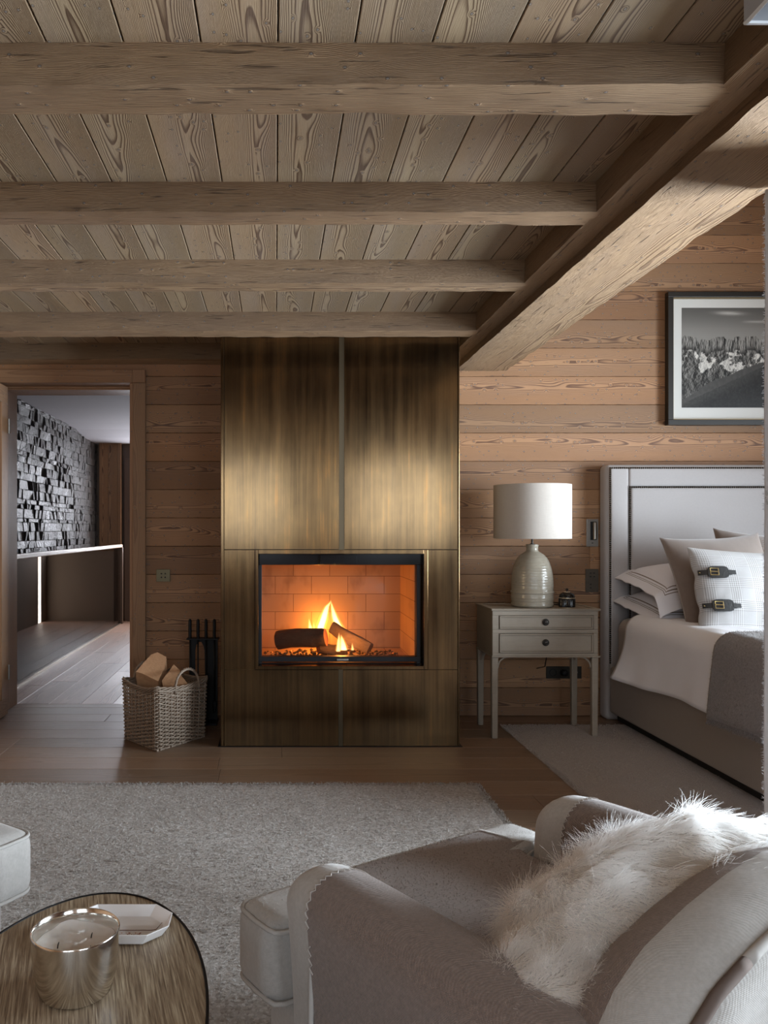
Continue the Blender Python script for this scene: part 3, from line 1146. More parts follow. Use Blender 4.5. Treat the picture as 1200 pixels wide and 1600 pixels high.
# ============================================================ FIRE TOOLS AND LOG BASKET
IRON = plain('black_iron', (0.008, 0.008, 0.009), 0.55, 0.4)
st = thing('fire_tool_stand', (-0.43, 4.76, 0), 'black iron fire tool stand with an arched back plate beside the brass fireplace', 'tool stand')
ky = 4.76 / F
def tx(p): return (p - VX) * ky
def tz(p): return EYE - (p - VY) * ky
MB().box(tx(296), tx(340), 4.70, 4.86, 0.0, 0.012).build('base', IRON, st, bevel=0.002)
poly = [(tx(339), 0.012), (tx(339.5), tz(999)), (tx(295), tz(999)), (tx(297), 0.012), (tx(304), 0.012), (tx(304), tz(1018)), (tx(305.5), tz(1010)), (tx(309), tz(1004.5)), (tx(313.5), tz(1004.5)), (tx(317), tz(1010)), (tx(318.5), tz(1018)), (tx(321), 0.012)]
MB().prism(poly, 4.80, 4.806, 'XZ').build('back_plate', IRON, st)
MB().box(tx(292), tx(342), 4.735, 4.806, tz(999), tz(997)).build('hanging_rail', IRON, st, bevel=0.001)
heads = ['poker', 'fire_brush', 'fire_shovel', 'fire_tongs']
labs = ['black fire poker, hanging leftmost of the four rods in the tool stand', 'black fire brush, second rod from the left in the tool stand',
        'black fire shovel, third rod from the left in the tool stand', 'black fire tongs, rod of the tool stand closest to the brass fireplace']
for i, (nm, lb, X) in enumerate(zip(heads, labs, (297, 309.5, 322, 335))):
    t_ = thing(nm, (tx(X), 4.765, 0.05), lb, 'fire tool', 'fire tools hanging on the stand')
    MB().lathe([(0.0088, 0.497), (0.0098, 0.505), (0.0098, 0.61), (0.007, 0.618), (0.002, 0.621)], (tx(X), 4.755, 0), 14).build('handle', IRON, t_, smooth=50)
    MB().tube([(tx(X), 4.755, 0.5), (tx(X), 4.755, 0.13)], 0.0045, 8).build('shaft', IRON, t_, smooth=True)
    h = MB()
    if nm == 'poker':
        h.tube([(tx(X), 4.755, 0.13), (tx(X), 4.755, 0.07), (tx(X) - .006, 4.745, 0.06), (tx(X) + .0, 4.73, 0.075)], [.0045, .004, .003, .001], 8)
    elif nm == 'fire_brush':
        h.lathe([(0.012, 0.06), (0.016, 0.07), (0.015, 0.13), (0.006, 0.16)], (tx(X), 4.755, 0), 14)
    elif nm == 'fire_shovel':
        h.prism([(tx(X) - .011, .06), (tx(X) + .011, .06), (tx(X) + .0135, .17), (tx(X) - .0135, .17)], 4.748, 4.752)
    else:
        h.tube([(tx(X), 4.755, .15), (tx(X) - .014, 4.755, .12), (tx(X) - .003, 4.755, .06)], .003, 6)
        h.tube([(tx(X), 4.755, .15), (tx(X) + .014, 4.755, .12), (tx(X) + .003, 4.755, .06)], .003, 6)
    h.build('head', IRON, t_, smooth=50)

k = N('wicker')
r1, r2, _ = k.sep(k.uv('Rnd'))
f = k.noise(k.obj(), 60, 4, 0.6)
c = k.mix(f, (0.30, 0.225, 0.165), (0.15, 0.105, 0.075))
c = k.mix(k.m('MULTIPLY', r1, 0.6), c, (0.40, 0.32, 0.25))
k.bsdf(c, 0.5, 0, k.bump(f, 0.3, 0.002))
WICKER = k.mat

P0 = Vector((-0.611, 4.13)); P1 = Vector((-0.383, 4.437)); P3 = Vector((-0.833, 4.396)); P2 = P1 + P3 - P0
ctr = (P0 + P1 + P2 + P3) / 4
bk = thing('wicker_basket', (ctr.x, ctr.y, 0), 'square grey wicker log basket with loop handles, left of the fireplace', 'basket')
BH = 0.335
def basket_pt(s, z, off=0.0):
    """s in 0..4 round the perimeter, flaring a little to the top"""
    cs = [P0, P1, P2, P3]
    i = int(s) % 4
    t = s - int(s)
    a, b = cs[i], cs[(i + 1) % 4]
    p = a.lerp(b, t)
    d = (p - ctr)
    n = Vector(((b - a).y, -(b - a).x)).normalized()
    fl = 0.985 + 0.06 * (z / BH)
    dip = 0.0
    # rounded corners
    e = min(t, 1 - t)
    pull = max(0, 0.06 - e) / 0.06
    d = d * fl * (1 - 0.035 * pull * pull)
    q = ctr + d + n * off
    zz = z + 0.02 * (z / BH) ** 3 * (abs(2 * t - 1) ** 2.2 - 0.45) * 1.3
    return Vector((q.x, q.y, zz))
NR = 9
wv = MB()
rng = random.Random(11)
rows = 31
for rI in range(rows):
    z = 0.012 + (BH - 0.05) * rI / (rows - 1)
    pts = []
    per = NR * 4
    for j in range(per * 4):
        s = j / (per * 4) * 4
        ph = math.cos(PI * (s * NR - 0.5)) * (1 if rI % 2 else -1)
        pts.append(basket_pt(s, z + rng.uniform(-.0007, .0007), 0.0068 * ph))
    wv.tube(pts, 0.0036, 6, closed=True)
wv.build('woven_wall', WICKER, bk, smooth=True)
sk = MB()
for j in range(NR * 4):
    s = (j + 0.5) / NR
    sk.tube([basket_pt(s, 0.004), basket_pt(s, BH * .5), basket_pt(s, BH - 0.01)], 0.0036, 6)
sk.build('stakes', WICKER, bk, smooth=True)
rm = MB()
for q in range(5):
    pts = []
    for j in range(160):
        s = j / 160 * 4
        a = s * 11 + q * 2 * PI / 5
        pts.append(basket_pt(s, BH - 0.022 + 0.011 * math.sin(a) + .004, 0.006 * math.cos(a)))
    rm.tube(pts, 0.0045, 6, closed=True)
rm.build('rim', WICKER, bk, smooth=True)
bb = MB()
bb.prism([(p.x, p.y) for p in (ctr + (P0 - ctr) * .97, ctr + (P1 - ctr) * .97, ctr + (P2 - ctr) * .97, ctr + (P3 - ctr) * .97)], 0.002, 0.012, 'XY')
bb.build('bottom', WICKER, bk)
for s0, s1 in ((0.33, 0.80), (2.3, 2.77)):
    hm = MB()
    for q in range(3):
        pts = []
        for j in range(61):
            t = j / 60
            s = s0 + (s1 - s0) * (0.5 - 0.5 * math.cos(PI * t))
            z = BH - 0.05 + 0.118 * math.sin(PI * t) ** 0.75
            a = t * 34 + q * 2 * PI / 3
            p = basket_pt(s, BH - .05, 0.004 * math.cos(a) + 0.006)
            pts.append((p.x, p.y, z + 0.004 * math.sin(a)))
        hm.tube(pts, 0.0046, 6)
    hm.build('loop_handle', WICKER, bk, smooth=True)

k = N('firewood_end')
f = k.noise(k.obj(), 70, 5, 0.6)
wvv = k.node('ShaderNodeTexWave', {'wave_type': 'RINGS'}, Vector=k.obj(), Scale=9.0, Distortion=4.0, Detail=3.0)
c = k.mix(f, (0.62, 0.36, 0.19), (0.42, 0.22, 0.11))
c = k.mix(k.m('MULTIPLY', wvv.outputs['Fac'], 0.25), c, (0.36, 0.18, 0.09))
k.bsdf(c, 0.8, 0, k.bump(f, 0.5, 0.004))
FWEND = k.mat


def split_log(face_px, d, dirv, length, label, seed):
    """split firewood: visible end face given as a photo outline, extruded along dirv"""
    fc = [px(a, b, d) for a, b in face_px]
    dv = Vector(dirv).normalized()
    n = len(fc)
    dense = []
    for i in range(n):
        for t in range(4):
            p = fc[i].lerp(fc[(i + 1) % n], t / 4)
            j = noise.noise_vector(p * 60 + Vector((seed, 0, 0))) * 0.003
            dense.append(p + j)
    m = len(dense)
    seg = 6
    V = []
    for s_ in range(seg + 1):
        for p in dense:
            q = p + dv * length * s_ / seg
            V.append(q + noise.noise_vector(q * 25) * 0.003)
    c0 = sum(dense, Vector()) / m
    Fs, mi = [], []
    for s_ in range(seg):
        for j in range(m):
            a, b = s_ * m + j, s_ * m + (j + 1) % m
            Fs.append((b, a, a + m, b + m))
            mi.append(1)
    V.append(c0 + dv * -0.003)
    for j in range(m):
        Fs.append((j, (j + 1) % m, len(V) - 1)); mi.append(0)
    V.append(c0 + dv * length)
    for j in range(m):
        Fs.append((seg * m + (j + 1) % m, seg * m + j, len(V) - 1)); mi.append(0)
    o = MB().add(V, Fs, None, (.5, .5), mi).build('firewood', [FWEND, FWEND], smooth=35)
    return tag(o, label, 'firewood', 'split logs in the basket')


split_log([(213, 1049), (236, 1022), (246, 1019.5), (260, 1026), (257, 1043), (247, 1064)], 4.36, (-0.06, 0.62, -0.78), 0.30, 'larger split log sticking up at the left of the wicker basket', 1)
split_log([(253, 1063), (272, 1038), (281, 1047), (284, 1057), (293, 1067), (280, 1074)], 4.35, (0.05, 0.45, -0.9), 0.27, 'smaller wedge of firewood behind the near handle of the wicker basket', 2)

# ============================================================ RUGS
k = N('loop_rug')
x, y, z = k.sep(k.obj())
f = k.noise(k.obj(), 180, 4, 0.75)
f2 = k.noise(k.obj(), 22, 5, 0.75)
c = k.mix(f, (0.72, 0.675, 0.64), (0.40, 0.355, 0.32))
c = k.mix(k.m('MULTIPLY', k.m('SUBTRACT', f2, 0.42, clamp=True), 2.6, clamp=True), c, (0.46, 0.40, 0.355))
vo = k.node('ShaderNodeTexVoronoi', Vector=k.xyz(k.m('MULTIPLY', x, 1.0), k.m('MULTIPLY', y, 1.0), 0.0), Scale=130.0)
vr, vg, vb = k.sep(vo.outputs['Color'])
c = k.mix(k.m('MULTIPLY', k.m('SUBTRACT', vr, 0.45, clamp=True), 1.5, clamp=True), c, (0.30, 0.26, 0.225))
c = k.mix(k.m('MULTIPLY', k.m('SUBTRACT', vg, 0.55, clamp=True), 1.6, clamp=True), c, (0.80, 0.77, 0.75))
k.bsdf(c, 0.95, 0, k.bump(f, 1.0, 0.01), Sheen_Weight=0.2)
RUG = k.mat
k = N('bed_rug_wool')
x, y, z = k.sep(k.obj())
f = k.noise(k.xyz(k.m('MULTIPLY', x, 90.0), k.m('MULTIPLY', y, 260.0), 0.0), 1.0, 4, 0.7)
c = k.mix(f, (0.52, 0.45, 0.41), (0.29, 0.245, 0.22))
k.bsdf(c, 0.95, 0, k.bump(f, 0.9, 0.008), Sheen_Weight=0.2)
RUG2 = k.mat


def rug(name, x0, x1, y0, y1, h, mat, label, seed=0):
    mb = MB()
    n, m = 120, 120
    def fn(u, v):
        X, Y = x0 + (x1 - x0) * u, y0 + (y1 - y0) * v
        e = min(u * (x1 - x0), (1 - u) * (x1 - x0), v * (y1 - y0), (1 - v) * (y1 - y0))
        if e < 1e-6:
            w_ = noise.noise(Vector((X * 9, Y * 9, seed))) * 0.004
            return (X + w_, Y + w_, 0.001)
        return (X, Y, h * (0.85 + 0.15 * min(1, e / 0.03)) + noise.noise(Vector((X * 60, Y * 60, seed))) * 0.0012)
    mb.grid(n, m, fn)
    return tag(mb.build(name, mat, smooth=True), label, 'rug')


r1_ = rug('living_rug', -2.2, 0.908, -0.2, 3.594, 0.014, RUG, 'large pale grey-beige textured rug in front of the fireplace')
r2_ = rug('bedside_rug', 1.32, 4.3, 2.3, 4.68, 0.012, RUG2, 'taupe rug under the bed and the front leg of the nightstand', 3)


def pile(rug_o, name, x0, x1, y0, y1, n, L, mat, r, seed, rows=None):
    rng_ = np.random.default_rng(seed)
    X = rng_.uniform(x0, x1, n)
    Y = rng_.uniform(y0, y1, n)
    if rows:
        X = np.round(X / rows) * rows + rng_.normal(0, rows * 0.22, n)
        Y = np.round(Y / (rows * .8)) * rows * .8 + rng_.normal(0, rows * 0.2, n)
    R_ = np.stack([X, Y, np.full(n, 0.009)], 1)
    D = np.stack([rng_.normal(0, 0.75, n), rng_.normal(-0.15, 0.75, n), np.full(n, 0.8)], 1)
    o = hair(name, mat, R_, D, rng_.uniform(0.6, 1.2, n) * L, rug_o, 4, r, r * 0.6, droop=0.5, curl=0.3, seed=seed)
    o['kind'] = 'stuff'
    return o


pile(r1_, 'wool_pile', -1.35, 0.915, 1.05, 3.60, 210000, 0.011, RUG, 0.0013, 1, rows=0.011)
pile(r2_, 'wool_pile', 1.315, 3.0, 3.2, 4.685, 70000, 0.009, RUG2, 0.0013, 2)

# ============================================================ NIGHTSTAND
k = N('painted_greige')
ob = k.obj()
f = k.noise(ob, 14, 5, 0.7)
x, y, z = k.sep(ob)
f2 = k.noise(k.xyz(k.m('MULTIPLY', x, 14.0), k.m('MULTIPLY', y, 14.0), k.m('MULTIPLY', z, 160.0)), 1.0, 4, 0.6)
c = k.mix(f, (0.34, 0.29, 0.23), (0.25, 0.21, 0.165))
c = k.mix(k.m('MULTIPLY', k.m('SUBTRACT', f2, 0.55, clamp=True), 1.5, clamp=True), c, (0.18, 0.13, 0.095))
k.bsdf(c, 0.5, 0, k.bump(f2, 0.12, 0.002))
PAINT = k.mat
GROOVE = plain('worn_groove', (0.13, 0.095, 0.07), 0.7)
KNOBM = plain('dark_pewter', (0.055, 0.05, 0.046), 0.4, 0.8)
NY0, NY1 = 4.40, 4.74
kn = NY0 / F
def nx_(p): return (p - VX) * kn
def nz2(p): return EYE - (p - VY) * kn
NXa, NXb = nx_(769.5), nx_(934.5)
ns = thing('nightstand', ((NXa + NXb) / 2, 4.57, 0), 'grey-beige painted nightstand with two drawers and slim legs, between fireplace and bed', 'nightstand')
ztop, zcase = nz2(951), nz2(1025)
cas = MB()
cas.box(NXa, NXb, NY0 + .012, NY1, zcase, ztop - .012)
for (zz0, zz1) in ((zcase, nz2(1020.5)), (nz2(989.5), nz2(983.5)), (nz2(961.5), ztop - .012)):
    cas.box(NXa, NXb, NY0, NY0 + .012, zz0, zz1)
for (xa, xb) in ((NXa, nx_(779.5)), (nx_(927.5), NXb)):
    cas.box(xa, xb, NY0, NY0 + .012, nz2(1020.5), nz2(989.5))
    cas.box(xa, xb, NY0, NY0 + .012, nz2(983.5), nz2(961.5))
cas.build('case', PAINT, ns, bevel=0.0015)
tp = MB()
tp.box(NXa - .008, NXb + .012, NY0 - .012, NY1 + .005, ztop - .011, ztop - 0.004)
tp.box(NXa - .008, NXb + .012, NY0 - .012, NY0 + .02, ztop - .0045, ztop).box(NXa - .008, NXb + .012, NY1 - .025, NY1 + .005, ztop - .0045, ztop)
tp.box(NXa - .008, NXa + .022, NY0 + .02, NY1 - .025, ztop - .0045, ztop).box(NXb - .02, NXb + .012, NY0 + .02, NY1 - .025, ztop - .0045, ztop)
tp.build('top', PAINT, ns, bevel=0.002)
MB().box(NXa - .005, NXb + .010, NY0 - .010, NY1 + .003, zcase - .007, zcase + .001).build('lower_moulding', PAINT, ns, bevel=0.002)
for (pa, pb, pk) in ((962, 983, 972), (990.2, 1020.2, 1004)):
    dr = MB()
    a, b, c_, d_ = nx_(780.2), nx_(927), nz2(pb), nz2(pa)
    dr.box(a + .001, b - .001, NY0 + .001, NY0 + .04, c_ + .001, d_ - .001)
    dro = dr.build('drawer', PAINT, ns, bevel=0.0015)
    md = MB()
    t = 0.009
    md.box(a + .001, b - .001, NY0 - .005, NY0 + .001, d_ - t, d_ - .001).box(a + .001, b - .001, NY0 - .005, NY0 + .001, c_ + .001, c_ + t)
    md.box(a + .001, a + t, NY0 - .005, NY0 + .001, c_ + t, d_ - t).box(b - t, b - .001, NY0 - .005, NY0 + .001, c_ + t, d_ - t)
    md.build('edge_moulding', PAINT, dro, bevel=0.002)
    gr = MB()
    a2, b2, c2, d2 = a + t, b - t, c_ + t, d_ - t
    for (p, q, r, s_) in ((a2, b2, d2 - .002, d2), (a2, b2, c2, c2 + .002), (a2, a2 + .002, c2, d2), (b2 - .002, b2, c2, d2)):
        gr.box(p, q, NY0 + .0002, NY0 + .0012, r, s_)
    gr.build('worn_line', GROOVE, dro)
    kb = MB().lathe([(0.0185, 0.0), (0.019, 0.003), (0.015, 0.005), (0.0135, 0.004), (0.0105, 0.0045), (0.010, 0.012), (0.006, 0.0145), (0.001, 0.0148)], (0, 0, 0), 28)
    kx, kz = nx_(852.5), nz2(pk)
    kb.xform(lambda x, y, z: (kx + x, NY0 - z, kz + y))
    kb.build('knob', KNOBM, dro, smooth=50)
lg = 0.037
for (xa, ya) in ((nx_(768.5), NY0), (nx_(925), NY0), (nx_(768.5), NY1 - lg), (nx_(925), NY1 - lg)):
    m_ = MB()
    za = 0.0 if ya > 4.5 or xa < 1.3 else 0.0
    V = []
    for (zz, s_) in ((0.0125 if (xa > 1.5 and ya < 4.5) else 0.0, 0.86), (zcase - .006, 1.0)):
        for (ax, ay) in ((0, 0), (1, 0), (1, 1), (0, 1)):
            V.append((xa + lg / 2 + (ax - .5) * lg * s_, ya + lg / 2 + (ay - .5) * lg * s_, zz))
    m_.add(V, [(3, 2, 1, 0), (4, 5, 6, 7), (0, 1, 5, 4), (1, 2, 6, 5), (2, 3, 7, 6), (3, 0, 4, 7)])
    m_.build('leg', PAINT, ns, bevel=0.006, seg=2)
def bracket(xc, sgn, yc, axis='X'):
    m_ = MB()
    pts = []
    for i in range(13):
        a = PI / 2 * i / 12
        u = 0.058 * (1 - math.cos(a)); zz = zcase - .068 + 0.06 * math.sin(a)
        pts.append((xc + sgn * u, yc, zz) if axis == 'X' else (xc, yc + sgn * u, zz))
    m_.tube(pts, 0.0055, 8)
    m_.build('corner_bracket', PAINT, ns, smooth=True)
for yc in (NY0 + .018, NY1 - .018):
    bracket(nx_(768.5) + lg, 1, yc)
    bracket(nx_(925), -1, yc)
for xc in (nx_(768.5) + .018, nx_(925) + .018):
    bracket(xc, 1, NY0 + lg, 'Y')
    bracket(xc, -1, NY1 - lg, 'Y')

# ============================================================ TABLE LAMP
LY = 4.57
kl = LY / F
lx = (831.5 - VX) * kl
zt0 = ztop - 0.004
tl = thing('table_lamp', (lx, LY, zt0), 'table lamp with pale linen drum shade and ribbed cream ceramic base on the nightstand', 'lamp')
k = N('cream_ceramic')
ob = k.obj()
x, y, z = k.sep(ob)
f = k.noise(k.xyz(k.m('MULTIPLY', x, 8.0), k.m('MULTIPLY', y, 8.0), k.m('MULTIPLY', z, 70.0)), 1.0, 5, 0.7)
f2 = k.noise(ob, 30, 4, 0.7)
c = k.mix(f, (0.46, 0.42, 0.34), (0.30, 0.26, 0.20))
c = k.mix(k.m('MULTIPLY', k.m('SUBTRACT', f2, 0.55, clamp=True), 1.6, clamp=True), c, (0.2, 0.165, 0.125))
rib = k.m('SINE', k.m('MULTIPLY', z, 420.0))
k.bsdf(c, 0.22, 0, k.bump(k.m('ADD', k.m('MULTIPLY', rib, 0.3), f), 0.25, 0.003))
CERAM = k.mat
def lz(p): return EYE - (p - VY) * kl - zt0
prof_px = [(29, 947.5), (31.5, 946), (32, 942), (31, 941), (31.5, 938.5), (32, 935), (32, 929), (31.5, 927), (33, 925.5), (33, 923.5), (31.5, 921.5), (31.8, 914), (31.4, 905), (30.4, 896), (28.6, 887), (26, 879), (22.4, 872), (18, 867), (13, 863.6), (9.6, 861.5), (8.9, 859), (8.9, 855), (9.6, 853), (9.4, 851), (8, 850.4), (4, 850.4)]
zz_b = lz(947.5)
prof = [(r * kl, lz(y) - zz_b + 0.0005) for r, y in prof_px]
MB().lathe(prof, (lx, LY, zt0), 56, capt=True).build('base', CERAM, tl, smooth=60)
zs0, zs1 = lz(841.5), lz(758)
MB().lathe([(0.012, lz(851)), (0.012, lz(849.5)), (0.006, lz(849)), (0.0055, zs0 + 0.05)], (lx, LY, zt0), 16).build('stem', KNOBM, tl, smooth=40)
k = N('linen_shade')
ob = k.obj()
x, y, z = k.sep(ob)
fa = k.noise(k.xyz(k.m('MULTIPLY', x, 30.0), k.m('MULTIPLY', y, 30.0), k.m('MULTIPLY', z, 500.0)), 1.0, 3, 0.6)
fb = k.noise(k.xyz(k.m('MULTIPLY', x, 420.0), k.m('MULTIPLY', y, 420.0), k.m('MULTIPLY', z, 25.0)), 1.0, 3, 0.6)
fab = k.m('MULTIPLY', k.m('ADD', fa, fb), 0.5)
c = k.mix(fab, (0.62, 0.57, 0.52), (0.44, 0.39, 0.345))
k.bsdf(c, 0.9, 0, k.bump(fab, 0.2, 0.002))
LINEN = k.mat
R_ = 58.5 * kl
MB().lathe([(R_ - .002, zs0), (R_, zs0), (R_, zs0 + .003), (R_, zs1 - .003), (R_, zs1), (R_ - .002, zs1), (R_ - .002, zs0)], (lx, LY, zt0), 72, capb=False, capt=False).build('lamp_shade', LINEN, tl, smooth=60)
sp = MB()
for a in (0, 2 * PI / 3, 4 * PI / 3):
    sp.tube([(lx, LY, zt0 + zs0 + .05), (lx + math.cos(a) * (R_ - .003), LY + math.sin(a) * (R_ - .003), zt0 + zs0 + .05)], .002, 6)
sp.build('shade_spider', KNOBM, tl)
MB().lathe([(0.012, zs0 + 0.05), (0.014, zs0 + .07), (0.028, zs0 + .12), (0.02, zs0 + .15), (0.003, zs0 + .16)], (lx, LY, zt0), 20).build('bulb', plain('opal_bulb', (0.8, 0.8, 0.78), 0.3), tl, smooth=True)
cord = MB().tube([(lx + .10, LY + .05, zt0 + .012), (lx + .135, LY + .06, zt0 + .007), (lx + .17, LY + .03, zt0 + .006), (lx + .21, LY + .08, zt0 + .006), (lx + .19, NY1 - .01, zt0 + .008), (lx + .18, NY1 + .02, zt0 + .005), (lx + .17, NY1 + .03, zt0 - .2), (lx + .15, NY1 + .06, .33), (lx + .13, YW - .055, .305)], 0.003, 8)
cord.build('cord', IRON, tl, smooth=True)

# black lidded pot
py_ = 4.50
kp = py_ / F
bx_ = (885.8 - VX) * kp
GOLD = plain('pale_gilt', (0.62, 0.52, 0.38), 0.3, 0.6)
LACQ = plain('black_lacquer', (0.012, 0.012, 0.012), 0.2)
pot = thing('lidded_pot', (bx_, py_, zt0), 'small black ribbed lidded pot with a pale band, beside the lamp on the nightstand', 'pot')
V, Fs = [], []
n = 72
pr = [(0.041, 0.003), (0.0435, 0.006), (0.0435, 0.05), (0.042, 0.053)]
for r, z in pr:
    for j in range(n):
        a = 2 * PI * j / n
        q = r * (1 + (0.025 * math.cos(j * PI) if 0.005 < z < 0.052 else 0))
        V.append((bx_ + q * math.cos(a), py_ + q * math.sin(a), zt0 + z))
for i in range(len(pr) - 1):
    for j in range(n):
        Fs.append((i * n + j, i * n + (j + 1) % n, (i + 1) * n + (j + 1) % n, (i + 1) * n + j))
MB().add(V, Fs).build('body', LACQ, pot, smooth=30)
MB().lathe([(0.0405, 0.0), (0.0435, 0.0005), (0.0435, 0.0035), (0.04, 0.004)], (bx_, py_, zt0), 40).build('foot_ring', GOLD, pot, smooth=40)
MB().lathe([(0.044, 0.053), (0.0455, 0.054), (0.0455, 0.057), (0.043, 0.058)], (bx_, py_, zt0), 40).build('rim_band', GOLD, pot, smooth=40)
ld = MB().lathe([(0.043, 0.058), (0.0425, 0.063), (0.039, 0.073), (0.031, 0.081), (0.018, 0.087), (0.014, 0.088)], (bx_, py_, zt0), 40).build('lid', LACQ, pot, smooth=50)
MB().lathe([(0.018, 0.0868), (0.0175, 0.0895), (0.008, 0.0905)], (bx_, py_, zt0), 24).build('lid_band', GOLD, ld, smooth=40)
MB().lathe([(0.005, 0.0895), (0.004, 0.095), (0.0075, 0.099), (0.008, 0.103), (0.006, 0.107), (0.001, 0.1085)], (bx_, py_, zt0), 20).build('finial', LACQ, ld, smooth=50)

# ============================================================ WALL FITTINGS
kw = YW / F
def wx(p): return (p - VX) * kw
def wz(p): return EYE - (p - VY) * kw
rl = thing('reading_light', (wx(925), YW, wz(832)), 'nickel wall reading light with a slim folded tube, left of the headboard', 'wall light')
MB().box(wx(915.8), wx(934), YW - .009, YW - .0003, wz(854), wz(811)).build('back_plate', STEEL, rl, bevel=0.0012)
MB().box(wx(921.5), wx(931), YW - .0096, YW - .009, wz(843.8), wz(815)).build('recess', DARKHOLE, rl)
m_ = MB().lathe([(0.0, 0), (0.0125, 0.001), (0.0125, 0.10), (0.011, 0.104), (0, 0.1045)], (wx(927), YW - .026, wz(842.5)), 24, capb=False, capt=False)
m_.build('lamp_tube', STEEL, rl, smooth=50)
MB().box(wx(923.5), wx(926), YW - .0105, YW - .009, wz(849), wz(847.8)).build('switch', DARKHOLE, rl)
kp1 = thing('wall_keypad', (wx(924.5), YW, wz(908)), 'bronze keypad with two groups of dark buttons under the reading light', 'switch')
MB().box(wx(914.5), wx(934.5), YW - .009, YW - .0003, wz(925), wz(889)).build('plate', BRONZE, kp1, bevel=0.001)
for (a, b) in ((922, 895.5), (927.5, 895.5), (922, 900.8), (927.5, 900.8), (922, 913), (922, 918.3)):
    m_ = MB().lathe([(0.0042, 0), (0.0042, .002), (.0035, .003)], (0, 0, 0), 14)
    X, Z = wx(a), wz(b)
    m_.xform(lambda x, y, z: (X + x, YW - .009 - z, Z + y))
    m_.build('button', DARKHOLE, kp1, smooth=40)
kp2 = thing('wall_keypad', (wx(254.5), YW, wz(899)), 'dull brass square keypad with four buttons, between doorway and fireplace', 'switch')
MB().box(wx(244.5), wx(266), YW - .009, YW - .0003, wz(908.7), wz(889.5)).build('plate', plain('olive_brass_plate', (0.14, 0.12, 0.075), 0.4, 0.9), kp2, bevel=0.001)
for (a, b) in ((252.5, 896.3), (258.5, 896.3), (252.5, 902), (258.5, 902)):
    m_ = MB().lathe([(0.0045, 0), (0.0045, .002), (.0035, .003)], (0, 0, 0), 14)
    X, Z = wx(a), wz(b)
    m_.xform(lambda x, y, z: (X + x, YW - .009 - z, Z + y))
    m_.build('button', DARKHOLE, kp2, smooth=40)
so = thing('socket_outlet', (wx(880), YW, wz(1050)), 'dark bronze triple socket plate low on the wall behind the nightstand', 'socket')
MB().box(wx(853), wx(908), YW - .008, YW - .0003, wz(1060), wz(1041)).build('plate', plain('dark_socket_plate', (0.035, 0.03, 0.024), 0.4, 0.5), so, bevel=0.001)
m_ = MB().lathe([(0.0225, 0.0), (0.0225, 0.003), (0.019, 0.003), (0.0185, -0.004), (0.0, -0.004)], (0, 0, 0), 28, capb=False, capt=False)
m_.xform(lambda x, y, z: (wx(863) + x, YW - .0085 - z, wz(1050.5) + y))
m_.build('socket_ring', IRON, so, smooth=40)
pl = MB().lathe([(0.02, 0.0), (0.02, 0.028), (0.016, 0.036), (0.005, 0.04)], (0, 0, 0), 24)
pl.xform(lambda x, y, z: (wx(879.5) + x, YW - .008 - z, wz(1050.5) + y))
pl.build('plug', IRON, so, smooth=40)
for a in (897, 901):
    MB().box(wx(a) - .003, wx(a) + .003, YW - .0088, YW - .008, wz(1051.5), wz(1049)).build('port', STEEL, so)

# ============================================================ PICTURE
PXL, PXR, PZ0, PZ1 = 2.405, 3.50, EYE - (664 - VY) * 4.90 / F, EYE - (456 - VY) * 4.90 / F
pic = thing('framed_photograph', ((PXL + PXR) / 2, YW, (PZ0 + PZ1) / 2), 'black-framed black and white photograph of snowy cliffs, above the headboard', 'picture')
FRM = plain('dark_frame', (0.02, 0.017, 0.014), 0.4)
fw = 0.033
fr = MB()
for (a, b, c_, d_) in ((PXL, PXR, PZ1 - fw, PZ1), (PXL, PXR, PZ0, PZ0 + fw), (PXL, PXL + fw, PZ0 + fw, PZ1 - fw), (PXR - fw, PXR, PZ0 + fw, PZ1 - fw)):
    fr.box(a, b, 4.895, YW - .001, c_, d_)
fr.build('frame', FRM, pic, bevel=0.003)
MB().box(PXL + fw, PXR - fw, 4.925, 4.935, PZ0 + fw, PZ1 - fw).build('mat', plain('mat_board', (0.66, 0.66, 0.63), 0.9), pic)
sl = MB()
e = 0.005
for (a, b, c_, d_) in ((PXL + fw, PXR - fw, PZ1 - fw - e, PZ1 - fw), (PXL + fw, PXR - fw, PZ0 + fw, PZ0 + fw + e), (PXL + fw, PXL + fw + e, PZ0 + fw, PZ1 - fw), (PXR - fw - e, PXR - fw, PZ0 + fw, PZ1 - fw)):
    sl.box(a, b, 4.905, 4.925, c_, d_)
sl.build('gilt_slip', plain('gilt_slip', (0.30, 0.22, 0.12), 0.4, 0.8), pic)
# the photograph: a rugged ridge, drawn on a fine grid
kq = 4.925 / F
IX0, IX1 = (1065 - VX) * kq, 2 * (PXL + PXR) / 2 - (1065 - VX) * kq
IZ0, IZ1 = EYE - (637 - VY) * kq, EYE - (481 - VY) * kq
def vnoise(x, y, seed):
    """smooth value noise on arrays"""
    xi, yi = np.floor(x).astype(np.int64), np.floor(y).astype(np.int64)
    xf, yf = x - xi, y - yi
    sx, sy = xf * xf * (3 - 2 * xf), yf * yf * (3 - 2 * yf)
    def h(a, b):
        n = (a * 374761393 + b * 668265263 + seed * 974634541) & 0xffffffff
        n = ((n ^ (n >> 13)) * 1274126177) & 0xffffffff
        return ((n ^ (n >> 16)) & 0xffff) / 65535.0
    a, b = h(xi, yi), h(xi + 1, yi)
    c, d = h(xi, yi + 1), h(xi + 1, yi + 1)
    return (a * (1 - sx) + b * sx) * (1 - sy) + (c * (1 - sx) + d * sx) * sy


